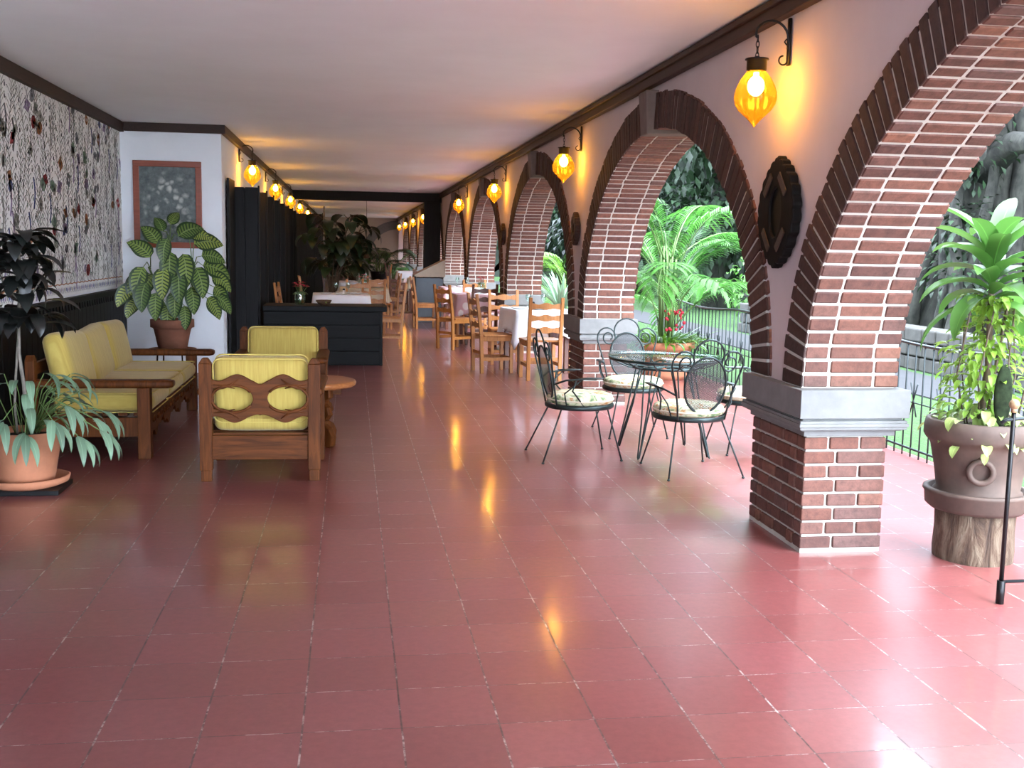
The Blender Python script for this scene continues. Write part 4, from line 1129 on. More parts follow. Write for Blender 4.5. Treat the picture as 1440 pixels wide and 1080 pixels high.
b = MB(); b.lathe([(0, 0), (.05, 0), (.085, .03), (.10, .06), (.095, .06), (.078, .032), (.045, .008), (0, .008)], n=28, caps=False); b.build('bowl', 'basket_brown', t)
b = MB(); [b.leaf((0.03 * math.cos(a), .03 * math.sin(a), .03), (math.cos(a), math.sin(a), .8), .10, .03, 1.2, .1, 4) for a in (0, .9, 2.2, 3.3, 5)]
b.build('greenery', 'leaf_lime', t)
def plate_set(x, y, z, label):
    t = tag(MB().lathe([(0, .004), (.06, .004), (.10, .016), (.104, .018), (.10, .012), (.06, 0), (0, 0)], n=28, caps=False).build('plate', 'ceramic_white'), label, 'plate', 'plates on the dining tables'); t.location = (x, y, z)
def goblet(x, y, z, label):
    t = tag(MB().lathe([(.03, 0), (.03, .003), (.004, .008), (.004, .07), (.02, .085), (.032, .11), (.034, .14), (.030, .165)], n=20, caps=False).build('wine_glass', 'clear_glass'), label, 'glass', 'glasses on the dining tables'); t.location = (x, y, z)
TT = [(2.2, 12.95, h1, 'nearest white-clothed table'), (-.14, 16.35, h4, 'table behind the black counter'), (.22, 18.95, h5, 'second left table'), (.2, 22.1, h6, 'third left table'), (2.0, 19.85, h3, 'table beside the slanted desk')]
for (x, y, z, nm) in TT:
    for k, (dx, dy, wd) in enumerate(((-.22, -.06, 'left'), (.22, .05, 'right'), (0.02, .24, 'far'), (0, -.24, 'near'))):
        plate_set(x + dx, y + dy, z, 'white plate on the %s side of the %s' % (wd, nm))
    for k, (dx, dy, wd) in enumerate(((-.08, .13, 'left'), (.1, .1, 'right'))):
        goblet(x + dx, y + dy, z, 'stemmed glass, %s one on the %s' % (wd, nm))
def shaker(x, y, z, label):
    t = thing('salt_shaker', label, 'shaker', (x, y, z), 0, 'shakers on the dining tables')
    MB().lathe([(0, 0), (.02, 0), (.022, .01), (.018, .06), (0, .06)], n=16, caps=False).build('body', 'ceramic_white', t)
    MB().lathe([(.018, .06), (.018, .075), (.008, .085), (0, .086)], n=16, caps=False).build('cap', 'iron_black', t)
shaker(-.1, 16.2, h4, 'white shaker on the table behind the black counter')
shaker(2.15, 12.88, h1, 'white shaker in the middle of the nearest white-clothed table')
b = MB(); b.lathe([(0, 0), (.08, 0), (.13, .06), (.15, .12), (.14, .12), (.12, .06), (0, .01)], n=24, caps=False)
o = b.build('basket', 'napkin_orange'); o.location = (1.6, 25.2, h7); tag(o, 'orange basket on the table just before the dark post', 'basket')

# slanted desk
t = thing('reception_desk', 'dark blue-grey desk with a beige slanted top beside the dining tables', 'desk', (1.45, 21.6, 0))
b = MB(); b.box(-.20, .32, -.25, .3, 0, .86); b.build('body', 'desk_blue', t, bevel=.006)
b = MB(); b.box(-.24, -.20, -.28, .32, 0, .9); b.build('side_panel', 'dark_wood', t, bevel=.004)
b = MB(); b.hexa([(-.24, -.28, .88), (.36, -.28, .88), (.36, .32, .88), (-.24, .32, .88), (-.24, -.28, .92), (.36, -.28, 1.22), (.36, .32, 1.22), (-.24, .32, .92)]); b.build('slanted_top', 'desk_beige', t, bevel=.006)

# ------------------------------------------------------------------ pots and plants
def pot(parent, prof, mat, n=40, name='pot'):
    b = MB(); b.lathe(prof, n=n, caps=False, wob=.004); return b.build(name, mat, parent)
# front-left pot
rnd = random.Random(21)
t = thing('potted_rubber_plant', 'dark-leaved plant with pale green leaves below, in a terracotta pot at the left edge', 'plant', (-1.88, 6.66, 0))
b = MB(); b.box(-.205, .215, -.17, .17, .0, .028); o = b.build('plinth', 'iron_black', t, bevel=.003); o['label'] = 'flat black base'
b = MB(); b.lathe([(0, .028), (.17, .028), (.225, .05), (.235, .085), (.222, .088), (.205, .062), (.16, .05), (0, .05)], n=40, caps=False, wob=.01); b.build('saucer', 'terracotta_pale', t)
pot(t, [(0, .05), (.148, .05), (.160, .10), (.185, .25), (.197, .355), (.183, .356), (.172, .31), (0, .31)], 'terracotta_pale')
b = MB(); b.lathe([(0, .335), (.10, .33), (.176, .318)], n=24, caps=False); b.build('soil', 'soil', t)
b = MB(); b.tube([(.03, 0, .31), (.01, 0, .45), (.0, .0, .62), (-.02, 0, .8), (-.015, 0, 1.0), (.0, 0, 1.2), (0, 0, 1.42)], [.016, .013, .011, .010, .010, .010, .007], 8)
b.tube([(.0, 0, 1.05), (.06, .02, 1.15), (.12, .02, 1.25)], .006, 6); b.tube([(.0, 0, 1.1), (-.08, -.02, 1.2), (-.13, .0, 1.33)], .006, 6)
b.tube([(-.05, .02, .32), (-.06, .02, .5), (-.04, 0, .7), (-.02, 0, .9)], .007, 6)
b.build('trunk', 'stem_grey', t)
b = MB()
for i in range(120):
    z = rnd.choice([1.46, 1.38, 1.3, 1.2, 1.12, 1.02]) + rnd.uniform(-.05, .05); a = rnd.uniform(0, 2 * PI); r0 = rnd.uniform(.0, .16) * (1 if z < 1.35 else .5)
    L_ = rnd.uniform(.15, .24)
    b.leaf((r0 * math.cos(a), r0 * math.sin(a), z), (math.cos(a), math.sin(a), rnd.uniform(-.1, .8)), L_, L_ * .46, rnd.uniform(.6, 2.2), .12, 6)
for i in range(14):
    a = i * 2.4; b.leaf((0, 0, 1.44), (math.cos(a), math.sin(a), .5 + .05 * i), .17, .085, .9, .12, 6)
b.build('upper_foliage', 'leaf_dark', t)['label'] = 'near-black broad leaves'
b = MB(); stm = MB()
for i in range(30):
    a = rnd.uniform(-1.3, 1.2); r0 = rnd.uniform(.02, .08); z = .34; L_ = rnd.uniform(.14, .21)
    if i % 6 == 0: a = rnd.uniform(0, 6.28)
    h_ = rnd.uniform(.08, .36); q = rnd.uniform(.10, .34)
    p0 = V(r0 * math.cos(a), r0 * math.sin(a), z); p2 = V(q * math.cos(a), q * math.sin(a), z + h_)
    stm.tube([p0, (p0 + p2) / 2 + V(0, 0, h_ * .25), p2], .003, 5)
    b.leaf(p2, (math.cos(a), math.sin(a), .2), L_, .047, rnd.uniform(1.0, 2.4), .15, 7)
for k, (a, q, h_) in enumerate([(-.5, .30, .18), (-.9, .36, .12), (-.2, .40, .10), (-1.3, .3, .05), (-.6, .42, .02), (-.35, .48, .04), (-.05, .44, .13), (-1.7, .28, .12)]):
    p0 = V(.03, -.02, .34); p2 = V(q * math.cos(a), q * math.sin(a), .34 + h_); stm.tube([p0, (p0 + p2) / 2 + V(0, 0, .14), p2], .0035, 5)
    for j in range(3): b.leaf(p2 + V(0, 0, -.01 * j), (math.cos(a + j * .5 - .5), math.sin(a + j * .5 - .5), -.1), .22, .048, 1.5, .15, 7)
stm.build('stalks', 'stem_green', t)
b.build('lower_foliage', 'leaf_pale', t)['label'] = 'pale green drooping narrow leaves'

# dieffenbachia
rnd = random.Random(4)
t = thing('potted_dieffenbachia', 'large green and yellow veined leafy plant in a terracotta pot below the framed painting', 'plant', (-1.88, 12.05, 0))
st = MB()
for a in (40, 130, 220, 310): st.tube([(.2 * math.cos(R(a)), .2 * math.sin(R(a)), .005), (.18 * math.cos(R(a)), .18 * math.sin(R(a)), .29)], .009, 6)
st.tube([(.19 * math.cos(2 * PI * i / 24), .19 * math.sin(2 * PI * i / 24), .285) for i in range(24)], .008, 6, closed=True); st.build('iron_stand', 'iron_black', t)
pot(t, [(0, .295), (.19, .295), (.235, .31), (.245, .335), (.225, .338), (.20, .32), (0, .32)], 'terracotta', name='saucer')
pot(t, [(0, .325), (.145, .325), (.165, .42), (.19, .54), (.205, .56), (.225, .565), (.225, .645), (.208, .65), (.195, .60), (0, .60)], 'terracotta')
MB().lathe([(0, .625), (.19, .61)], n=20, caps=False).build('soil', 'soil', t)
sb = MB(); lf = MB()
canes = [((.02, -.03), (.0, -.05), 1.45), ((-.06, 0), (-.22, -.06), 1.2), ((.07, .0), (.25, -.05), 1.18), ((0, -.08), (.08, -.2), 1.05), ((-.04, -.06), (-.12, -.18), 1.0)]
for (bx, by), (tx, ty), zt in canes:
    sb.tube([(bx, by, .6), ((bx + tx) / 2 * .7, (by + ty) / 2, (zt + .6) / 2), (tx, ty, zt)], [.017, .014, .010], 7)
# hand-placed leaves: position of the petiole tip, heading, length
LV = [(-.30, 1.18, 150, .34), (-.20, 1.28, 120, .32), (-.42, .98, 190, .30), (-.26, 1.02, 250, .32), (-.10, 1.42, 110, .30), (-.05, 1.55, 100, .22), (.03, 1.62, 70, .22), (.10, 1.50, 40, .34), (.25, 1.42, 20, .36), (.20, 1.52, 10, .28), (.02, 1.34, 270, .36), (.15, 1.32, 290, .36),
      (-.04, 1.18, 260, .34), (.10, 1.14, 280, .34), (.28, 1.18, 300, .34), (.33, 1.20, -5, .36), (.42, 1.10, -20, .30), (.45, .98, -40, .28), (-.36, .84, 220, .25), (-.14, .92, 265, .30), (.06, .94, 275, .30), (.22, .98, 290, .30), (.38, .86, 320, .28), (-.02, .80, 270, .28), (.15, .78, 280, .26), (.48, .88, -30, .26), (-.18, 1.10, 230, .30), (.32, 1.30, 5, .30), (-.38, 1.10, 170, .3), (.0, 1.48, 250, .28)]
for (x, z, ang, L_) in LV:
    if x < 0: x *= .85
    a = R(ang); yy = -.05 - .14 * abs(math.sin(a)) + rnd.uniform(-.05, .05)
    if x < -.2: a = R(max(ang, 215)) if ang > 180 else R(245)
    d = V(math.cos(a) * .75, -.35, math.sin(a) * .75 + .15)
    root = min(canes, key=lambda c: abs(c[1][0] - x) + abs(c[2] - z) * .5)
    rp = V(root[1][0] * .9, root[1][1], min(root[2], z))
    tip = V(x, yy, z + .02)
    sb.tube([rp, (rp + tip) / 2 + V(0, 0, .06), tip], [.006, .005, .004], 5)
    side = V(1, 0, 0) if abs(math.cos(a)) < .6 else V(-.3, 1, 0).cross(V(0, 0, 1))
    L_ *= 1.02; lf.leaf(tip, d, L_, L_ * .56, .9, -.10, 9, side=V(-math.sin(a), -.1, math.cos(a)))
sb.build('stems', 'stem_green', t); lf.build('foliage', 'leaf_variegated', t)

# right pot on stump
t = thing('tree_stump', 'short sawn tree stump carrying the big clay pot at the right edge', 'stump', (3.02, 4.85, 0))
b = MB(); b.lathe([(.185, 0), (.188, .05), (.183, .15), (.186, .235), (.175, .245), (0, .245)], n=48, wob=.018, caps=False); b.build('bark_log', 'stump_bark', t)
b = MB(); 
t = thing('potted_dracaena', 'big clay pot with ring handle holding tall strap-leaved and yellow-green leafy plants on the stump', 'plant', (3.02, 4.85, .245))
MB().lathe([(0, 0), (.215, 0), (.238, .02), (.243, .075), (.252, .085), (.250, .098), (.222, .10), (.215, .05), (0, .04)], n=48, caps=False).build('saucer', 'terracotta_old', t)
pot(t, [(0, .045), (.180, .045), (.185, .06), (.205, .075), (.205, .09), (.19, .10), (.205, .20), (.228, .31), (.236, .33), (.250, .34), (.262, .36), (.262, .40), (.254, .435), (.235, .44), (.222, .40), (0, .38)], 'terracotta_old', 56)
MB().lathe([(0, .40), (.225, .395)], n=20, caps=False).build('soil', 'soil', t)
b = MB(); M_ = Matrix.Rotation(R(-119), 4, 'Z'); b.X = M_
b.tube([(.222, .052 * math.cos(2 * PI * i / 24), .215 + .052 * math.sin(2 * PI * i / 24)) for i in range(24)], .014, 8, closed=True); b.sphere((.215, 0, .275), .02, 10, 8); b.X = None
b.build('ring_handle', 'terracotta_old', t)
rnd = random.Random(11)
b = MB(); b.tube([(0, .02, .4), (.01, .0, .7), (.0, 0, .98), (.0, 0, 1.2)], [.018, .016, .014, .012], 8)
b.tube([(.05, .05, .4), (.07, .03, .7), (.09, 0, 1.0)], .008, 6); b.tube([(.12, -.08, .4), (.15, -.1, .62), (.13, -.12, .82)], .006, 6)
for a in range(7): b.tube([(.08 * math.cos(a), .08 * math.sin(a), .4), (.14 * math.cos(a), .12 * math.sin(a), .65), (.12 * math.cos(a + .4), .10 * math.sin(a + .4), .9 + .02 * a)], .004, 5)
b.build('stems', 'stem_brown', t)
b = MB()
for i in range(30):
    a = i * 2.399 + .3; up = .1 + i * .055; L_ = rnd.uniform(.30, .42)
    strap = lambda q: (min(1, q * 3.2 + .28) * (1 - max(0, q - .5) ** 2 * 4) if q < 1 else 0)
    b.leaf((.012 * math.cos(a), .012 * math.sin(a), .97 + i * .010), (math.cos(a), math.sin(a), up * 1.25), L_, .098, rnd.uniform(1.2, 2.1) - up * .4, .22, 9, shape=strap)
b.build('strap_foliage', 'leaf_green', t)['label'] = 'broad strap-shaped leaves'
b = MB()
for i in range(430):
    a = rnd.uniform(0, 2 * PI); z = rnd.uniform(.46, 1.04); q = rnd.uniform(.03, .19) * (1.0 if z < .8 else .8); L_ = rnd.uniform(.045, .08)
    cx = .02 - .03 * (z < .8)
    b.leaf((cx + q * math.cos(a), q * math.sin(a), z), (math.cos(a), math.sin(a), rnd.uniform(-.4, .6)), L_, L_ * .48, rnd.uniform(.4, 1.6), .25, 4)
b.build('leafy_bush', 'leaf_lime', t)['label'] = 'yellow-green small leaves'
b = MB()
for i in range(120):
    a = rnd.uniform(0, 2 * PI); q = rnd.uniform(.06, .25); z = rnd.uniform(.36, .52) - (q > .22) * .06; L_ = rnd.uniform(.06, .10)
    b.leaf((q * math.cos(a), q * math.sin(a), z), (math.cos(a), math.sin(a), rnd.uniform(-.2, .6)), L_, L_ * .55, rnd.uniform(.8, 2.), .15, 5)
b.build('trailing_leaves', 'leaf_cream', t)
b = MB(); b.sphere((-.03, -.20, .58), .05, 16, 12, (.9, .4, 2.9)); b.build('cactus_pad', 'cactus_skin', t)

# front handrail with knob
t = thing('iron_handrail', 'thin black iron rail post with a round knob in front of the tall pot', 'railing', (2.73, 4.16, 0))
b = MB(); b.tube([(0, 0, .0), (0, 0, .10)], .017, 10); b.tube([(0, 0, .09), (0, 0, .82)], .0095, 10); b.build('post', 'iron_black', t)
b = MB(); b.tube([(.0, 0, .095), (.9, .0, .10)], .007, 8); b.build('lower_bar', 'iron_rail', t)
b = MB(); b.tube([(-.05, .01, .775), (-.03, 0, .79), (.1, 0, .80), (.9, .0, .80)], .008, 8); b.build('upper_bar', 'iron_rail', t)
b = MB(); b.sphere((0, 0, .855), .022, 14, 10); b.tube([(0, 0, .82), (0, 0, .84)], .012, 10); b.build('knob', 'knob_wood', t)
b = MB(); b.tube([(.9, 0, 0), (.9, 0, .83)], .0095, 8); b.build('post', 'iron_black', t)

# garden railing
t = thing('garden_railing', 'black iron railing with upright bars between the terrace and the lawn', 'railing', (4.05, 5.2, 0))
Lr = 8.6
b = MB(); b.tube([(0, i * Lr / 30, .84 + .02 * math.sin(i * .7)) for i in range(31)], .012, 8); b.build('top_rail', 'iron_rail', t)
b = MB(); b.tube([(0, 0, .06), (0, Lr, .06)], .009, 8); b.build('bottom_rail', 'iron_rail', t)
b = MB(); b.tube([(0, 0, .40), (0, Lr, .40)], .005, 6); b.build('middle_rail', 'iron_rail', t)
bp = None
nbal = int(Lr / .12)
for i in range(nbal):
    y = i * .12 + .03
    if bp is None:
        q = MB(); q.tube([(0, 0, 0), (0, 0, .84)], .0065, 6); bp = q.build('baluster', 'iron_rail', t)
        q = MB()
        q.tube([(0, -.05, .30), (0, .0, .42), (0, .05, .54)], .006, 6); q.tube([(0, .05, .30), (0, .0, .42), (0, -.05, .54)], .006, 6)
        cr = q.build('crossed_spear', 'iron_rail', t); bp.location = (0, y, 0); cr.location = (0, y + .0, 0)
    else:
        c_ = bp.copy(); COL.objects.link(c_); c_.location = (0, y, 0)
        if i % 3 == 0: c_ = cr.copy(); COL.objects.link(c_); c_.location = (0, y, 0)

# ------------------------------------------------------------------ palms
def frond(mb, st, base, d, L_, droop=1.2, nl=26, lw=.03, ll=.32):
    d = Vector(d).normalized(); p = Vector(base); pts = [p.copy()]; n = 12; ds = [d.copy()]
    for i in range(n):
        ax = d.cross(V(0, 0, -1))
        if ax.length > 1e-3: d = Matrix.Rotation(droop / n * (1.5 * i / n + .3), 3, ax.normalized()) @ d
        p = p + d * L_ / n; pts.append(p.copy()); ds.append(d.copy())
    st.tube(pts, [.009 * (1 - .8 * i / n) + .001 for i in range(n + 1)], 5)
    for k in range(nl):
        f = .22 + .78 * k / nl; i = min(n - 1, int(f * n)); q = pts[i].lerp(pts[i + 1], f * n - i); dd = ds[i]
        sd = dd.cross(V(0, 0, 1)); sd = sd.normalized() if sd.length > .05 else V(1, 0, 0)
        l_ = ll * (math.sin(PI * (.15 + .8 * (f - .2))) ** .7)
        for s_ in (-1, 1): mb.leaf(q, sd * s_ * .8 + dd * .75 + V(0, 0, .15), l_, lw, .9, .1, 4)
def palm(name, loc, n, h, L_, label, mat='leaf_palm', seed=1, spread=1, ll=.32, nl=26, lw=.03, cat='palm', el=(.5, 2.2)):
    t = thing(name, label, cat, loc); r_ = random.Random(seed); lf = MB(); st = MB()
    for i in range(n):
        a = 2 * PI * i / n * 1.0 + r_.uniform(-.3, .3); e = r_.uniform(*el)
        hh = h * r_.uniform(.15, 1)
        x0, y0 = .06 * math.cos(a), .06 * math.sin(a)
        st.tube([(x0, y0, 0), (x0 * 1.6, y0 * 1.6, hh)], .012, 6)
        frond(lf, st, (x0 * 1.6, y0 * 1.6, hh), (math.cos(a) * spread, math.sin(a) * spread, e), L_ * r_.uniform(.75, 1.1), r_.uniform(1.2, 2.1), nl, lw, ll)
    lf.build('fronds', mat, t); st.build('stalks', 'stem_green', t)
    return t
tp = thing('terracotta_planter', 'wide terracotta planter of palm and leafy plants outside the second arch', 'planter', (3.6, 12.25, 0))
pot(tp, [(0, 0), (.24, 0), (.28, .06), (.30, .35), (.34, .36), (.34, .43), (.31, .43), (.29, .38), (0, .38)], 'terracotta_pale', 40, 'planter')
pl = palm('areca_palm', (3.62, 12.3, .38), 20, 1.15, 1.35, 'bright green feathery palm rising from the terracotta planter', seed=3, el=(.9, 4.0), ll=.42, nl=40, lw=.022)
rnd = random.Random(31); b = MB(); b2 = MB()
for i in range(260):
    a = rnd.uniform(0, 2 * PI); q = rnd.uniform(.05, .38); L_ = rnd.uniform(.16, .34)
    (b if i % 3 else b2).leaf((q * math.cos(a), q * math.sin(a), .40), (math.cos(a), math.sin(a), rnd.uniform(.2, 2.5)), L_, .035, rnd.uniform(.6, 1.8), .15, 5)
b.build('ferns', 'leaf_bright', tp)
b2.build('grasses', 'leaf_pale', tp)
for c_ in kids(pl): c_.parent = tp; c_.location = (0, 0, .38)
bpy.data.objects.remove(pl)
b = MB()
for i in range(26):
    b.sphere((rnd.uniform(-.08, .16), rnd.uniform(-.25, -.1), rnd.uniform(.55, .80)), rnd.uniform(.012, .022), 6, 5)
b.build('red_blossoms', 'flower_red', tp)

palm('garden_palm', (4.9, 16.4, -.05), 12, 1.2, 1.3, 'leaning palm standing on the lawn behind the planter', seed=8, el=(.6, 2.5), ll=.4)
palm('garden_palm', (4.5, 22.6, -.05), 14, 1.0, 1.3, 'bright palm seen through the third arch', 'leaf_bright', seed=9, el=(.6, 2.5), ll=.42)
ip = palm('indoor_palm', (1.0, 40., .0), 16, 1.0, 1.5, 'tall feathery palm in the far end of the corridor', 'leaf_far', seed=12, el=(.8, 2.6), ll=.5, lw=.05)
palm('indoor_palm', (1.7, 44., .0), 12, .9, 1.3, 'brighter palm at the far right end of the corridor', 'leaf_green', seed=13, el=(.5, 2.2), ll=.5, lw=.06)
MB().lathe([(0, 0), (.22, 0), (.3, .5), (.32, .55), (.28, .55), (0, .5)], n=24, caps=False).build('pot', 'iron_black', ip)
# grassy clump seen through third arch
b = MB(); rnd = random.Random(5)
for i in range(60):
    a = rnd.uniform(0, 6.28); b.leaf((.05 * math.cos(a), .05 * math.sin(a), .45), (math.cos(a), math.sin(a), rnd.uniform(1.5, 5)), rnd.uniform(.5, .9), .05, .7, .2, 6)
t = thing('potted_yucca', 'spiky grey-green plant in a pot beyond the nearest white table', 'plant', (3.45, 17.9, 0))
b.build('foliage', 'leaf_pale', t); pot(t, [(0, 0), (.14, 0), (.2, .4), (.22, .45), (.18, .45), (0, .42)], 'terracotta_old')

# big dark rubber plant behind the counter
rnd = random.Random(6)
t = thing('broad_leaf_plant', 'huge dark broad-leaved plant rising behind the tables and partitions', 'plant', (-.36, 20.85, 0))
pot(t, [(0, 0), (.18, 0), (.25, .42), (.28, .45), (.24, .46), (0, .42)], 'terracotta_old')
st = MB(); lf = MB()
for k, (tx, tz) in enumerate([(-.15, 2.0), (.1, 1.9), (.35, 2.0), (.6, 1.9), (-.3, 1.6), (.45, 1.6)]):
    st.tube([(0, 0, .42), (tx * .3, 0, 1.0), (tx, -.05, tz)], [.02, .016, .008], 6)
    for i in range(15):
        a = rnd.uniform(0, 6.28); z = rnd.uniform(.95, tz); f = (z - .4) / (tz - .4); L_ = rnd.uniform(.32, .46)
        p0 = V(tx * f, -.05, z); p1 = p0 + V(math.cos(a) * .15, math.sin(a) * .15, .08)
        st.tube([p0, p1], .006, 5)
        lf.leaf(p1, (math.cos(a), math.sin(a), .3), L_, L_ * .52, rnd.uniform(1.4, 2.3), .1, 7)
st.build('stems', 'stem_brown', t); lf.build('foliage', 'leaf_dark_green', t)
# hanging basket
t = thing('hanging_basket', 'small plant hanging from the ceiling on a long cord far down the corridor', 'plant', (.42, 30, 0))
MB().tube([(0, 0, 1.36), (0, 0, CH)], .006, 5).build('cord', 'iron_black', t)
MB().lathe([(0, 1.12), (.09, 1.14), (.12, 1.24), (.10, 1.24), (0, 1.2)], n=16, caps=False).build('basket', 'basket_brown', t)
b = MB()
for i in range(70):
    a = rnd.uniform(0, 6.28); b.leaf((.05 * math.cos(a), .05 * math.sin(a), 1.26), (math.cos(a), math.sin(a), rnd.uniform(0, 2)), rnd.uniform(.15, .3), .06, rnd.uniform(.9, 2.6), .1, 5)
b.build('foliage', 'leaf_dark_green', t)
# small plants on floor in front of back wall left
for i, (x, y, s_, l_) in enumerate([(-.5, 36, 1.0, 'bushy plant on the floor far behind the left tables'), (.1, 46, 1.2, 'leafy plant before the far beige wall')]):
    t = thing('potted_shrub', l_, 'plant', (x, y, 0)); b = MB()
    for k in range(170):
        a = rnd.uniform(0, 6.28); z = rnd.uniform(.5, 1.5) * s_; q = rnd.uniform(.05, .4) * s_
        b.leaf((q * math.cos(a), q * math.sin(a), z), (math.cos(a), math.sin(a), rnd.uniform(-.2, 1)), .28, .12, 1.4, .1, 4)
    b.build('foliage', 'leaf_far', t); MB().tube([(0, 0, .4), (0, 0, 1.4 * s_)], .02, 6).build('stem', 'stem_brown', t)
    pot(t, [(0, 0), (.18, 0), (.24, .4), (.26, .45), (.22, .46), (0, .42)], 'terracotta_old')

# ------------------------------------------------------------------ garden
b = MB(); b.box(-25, 25, -40, -5.3, -.2, -.02); struct(b.build('bounce_ground', 'paving'), 'pale paved ground added behind the viewpoint to bounce light indoors', 'paving')  # unseen pale ground added so daylight bounces up to the ceiling
b = slab(4.12, 30, -5.3, 70, -.3, -.05, 2); struct(b.build('lawn', 'grass'), 'bright mown lawn beyond the terrace railing', 'lawn')
b = MB(); b.box(6.1, 7.2, -5.3, 50, -.06, -.035); struct(b.build('garden_path', 'path_stone'), 'grey paved path crossing the lawn', 'path')
b = MB(); rnd = random.Random(2)
for r_ in range(3):
    y = 4.0
    while y < 20:
        l_ = rnd.uniform(.25, .5); b.box(7.4 + rnd.uniform(-.02, .02), 7.8, y, y + l_ - .02, -.05 + r_ * .19, -.05 + r_ * .19 + .175); y += l_
struct(b.build('low_stone_wall', 'stone_rough', bevel=.02), 'low wall of rough grey stones behind the path', 'wall')
b = MB(); b.smooth = True; rnd = random.Random(8); cols_ = []
for iy in range(78):
    y = min(58, -5 + iy * 1.0); xo = max(0, iy - 63); row = []
    for iz in range(18):
        z = -.06 + iz * .9 * (1 + .08 * math.sin(iy * .5))
        row.append(b.av((16.5 - xo + .9 * math.sin(iy * .7 + iz * .5) + .7 * math.sin(iy * 1.9 + iz * 1.3) + rnd.uniform(-.5, .5) + iz * .12, y, z)))
    row.append(b.av((24 - xo, y + xo * .3, 16.2))); cols_.append(row)
for A, B_ in zip(cols_, cols_[1:]):
    for k_ in range(len(A) - 1): b.af((A[k_], A[k_ + 1], B_[k_ + 1], B_[k_]))
struct(b.build('sky_block_cliff', 'hedge_wall'), 'tall dark overgrown rock face added behind the trees to block the sky', 'cliff')  # added height and wrapped far end keep sky reflections off the floor

def tree(loc, h, cr, n, mat, label, seed, name='garden_tree', leaf=.28, low=.25, group='trees along the garden edge'):
    r_ = random.Random(seed); t = thing(name, label, 'tree', loc, 0, group)
    tr = MB(); tr.tube([(0, 0, 0), (.08, .05, h * .3), (-.05, 0, h * .6), (0, 0, h * .9)], [cr * .11, cr * .085, cr * .06, .02], 8)
    lf = MB(); cl = []
    for i in range(34 if h < 12 else 60):
        a = r_.uniform(0, 6.28); z = h * r_.uniform(low, 1); q = cr * r_.uniform(.1, .8) * (1.15 - abs(z / h - .55)); cl.append((q * math.cos(a), q * math.sin(a), z))
        tr.tube([(0, 0, z * .7), cl[-1]], [.03, .01], 5)
    for i in range(n):
        c = r_.choice(cl); rad = cr * .42; v = V(r_.gauss(0, 1), r_.gauss(0, 1), r_.gauss(0, 1)).normalized() * rad * r_.uniform(.5, 1)
        d = v.normalized() + V(0, 0, .1); lf.leaf(V(*c) + v, d, leaf * r_.uniform(.6, 1.2), leaf * .5, r_.uniform(.3, 1.5), .1, 2)
    tr.build('trunk', 'rock_bark', t); lf.build('foliage', mat, t)
k = 0
desc = ['dark tree behind the low stone wall, %s along the garden edge from the camera']
for i, (x, y, h, cr) in enumerate([(13.0, 7, 9.5, 2.3), (13.0, 12, 10., 2.3), (14.6, 18.6, 9.8, 1.7), (12.4, 22.8, 9.5, 1.8), (9.6, 28., 13, 3.7), (9.6, 37., 14, 3.9), (9., 47, 15, 4.2)]):  # last three big trees added to block low sky mirrored in the floor
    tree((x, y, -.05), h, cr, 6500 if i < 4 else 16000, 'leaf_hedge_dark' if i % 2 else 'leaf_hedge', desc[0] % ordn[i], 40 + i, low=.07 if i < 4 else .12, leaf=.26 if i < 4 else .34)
for i, (x, y, s_, l_) in enumerate([(9.2, 12.6, .95, 'bright round shrub behind the low stone wall, seen past the palm'), (8.4, 21.5, .8, 'green shrub behind the low wall, seen through the third arch')]):
    tree((x, y, -.05), 1.5 * s_ + .3, s_, 900, 'leaf_green', l_, 80 + i, 'garden_shrub', .16, .1, 'shrubs behind the low stone wall')
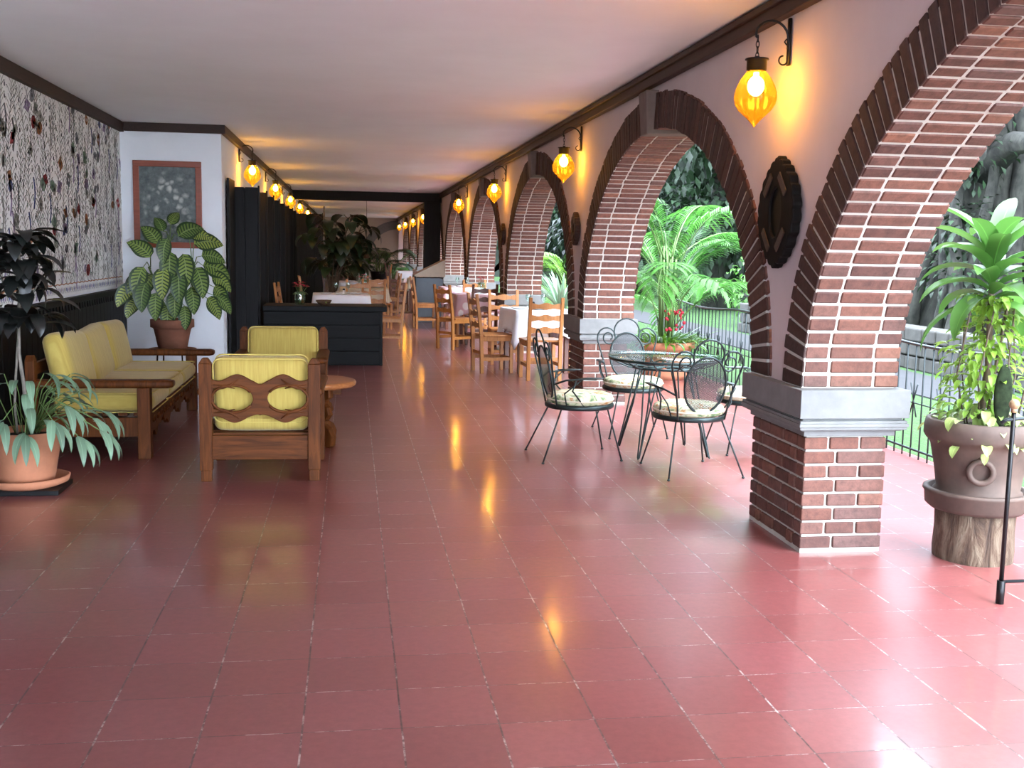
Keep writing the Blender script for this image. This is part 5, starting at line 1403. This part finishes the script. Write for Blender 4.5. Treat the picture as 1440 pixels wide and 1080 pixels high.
# huge gnarled fig trunk with hanging roots
t = thing('gnarled_fig_tree', 'huge pale gnarled tree trunk with twisted roots seen through the near arch', 'tree', (9.7, 16.4, -.05))
b = MB(); rnd = random.Random(77)
b.tube([(0, 0, 0), (.1, 0, 1.5), (-.1, .1, 3), (.1, 0, 5)], [.75, .55, .6, .5], 18)
for i in range(26):
    a = rnd.uniform(0, 6.28); pts = []; q0 = rnd.uniform(.5, 1.0); w = rnd.uniform(.06, .17)
    for j in range(9):
        f = j / 8; pts.append(((q0 * (1.5 - f * .8) + .1 * math.sin(j * 1.7 + i)) * math.cos(a + f * rnd.uniform(.2, .6)), (q0 * (1.5 - f * .8)) * math.sin(a + .3 * math.sin(j * .9 + i)), f * 5.2))
    b.tube(pts, [w * (1.3 - .6 * j / 8) for j in range(9)], 8)
for i in range(10):
    a = rnd.uniform(2, 5); z = rnd.uniform(2.6, 4.8); b.tube([(0, 0, z), (math.cos(a) * 1.3, math.sin(a) * 1.3, z + .3 + rnd.uniform(-.2, .4)), (math.cos(a) * 2.8, math.sin(a) * 2.8, z + rnd.uniform(-.3, .9))], [.28, .18, .08], 8)
b.build('trunk', 'rock_bark', t)
b = MB()
for i in range(3200):
    c_ = i % 16; a = c_ * 2.1 + 2.; z = .6 + (c_ * .317 * 1.9) % 4.6
    v = V(rnd.gauss(0, .28), rnd.gauss(0, .28), rnd.gauss(0, .22)); b.leaf(V(1.15 * math.cos(a), 1.15 * math.sin(a), z) + v, v.normalized() + V(0, 0, .1), rnd.uniform(.10, .2), .08, 1., .1, 2)
b.build('foliage', 'leaf_hedge', t)

# ------------------------------------------------------------------ light
w = bpy.data.worlds.new('sky'); sc.world = w; w.use_nodes = True
bg = w.node_tree.nodes['Background']; bg.inputs[0].default_value = (.80, .92, 1.10, 1); bg.inputs[1].default_value = 6.3
sd = bpy.data.lights.new('sun', 'SUN'); sd.energy = 1.8; sd.angle = R(60); sd.color = (1, .99, .97)
so = bpy.data.objects.new('sun', sd); COL.objects.link(so)
dv = V(-.30, .55, -.85)
so.rotation_euler = dv.to_track_quat('-Z', 'Y').to_euler(); so.location = (8, -8, 12)

# ------------------------------------------------------------------ camera
Mc = [[0.98934954, -0.14440941, 0.01825973], [0.00019365, -0.12413944, -0.99226476], [0.14555911, 0.98170022, -0.12278933]]
r0, r1, r2 = [Vector(q) for q in Mc]
cm = Matrix((r0, -r1, -r2)).transposed().to_4x4(); cm.translation = (0, 0, 1.46)
cd = bpy.data.cameras.new('camera'); cd.sensor_width = 36; cd.lens = 1541 / 1440 * 36; cd.clip_start = .05; cd.clip_end = 200
co = bpy.data.objects.new('camera', cd); COL.objects.link(co); co.matrix_world = cm
sc.camera = co
vs = sc.view_settings
vs.view_transform = 'Standard'; vs.look = 'None'; vs.gamma = 1; vs.use_curve_mapping = False; vs.exposure = 1.78
sc.cycles.max_bounces = 10; sc.cycles.transparent_max_bounces = 16
bpy.context.view_layer.update()
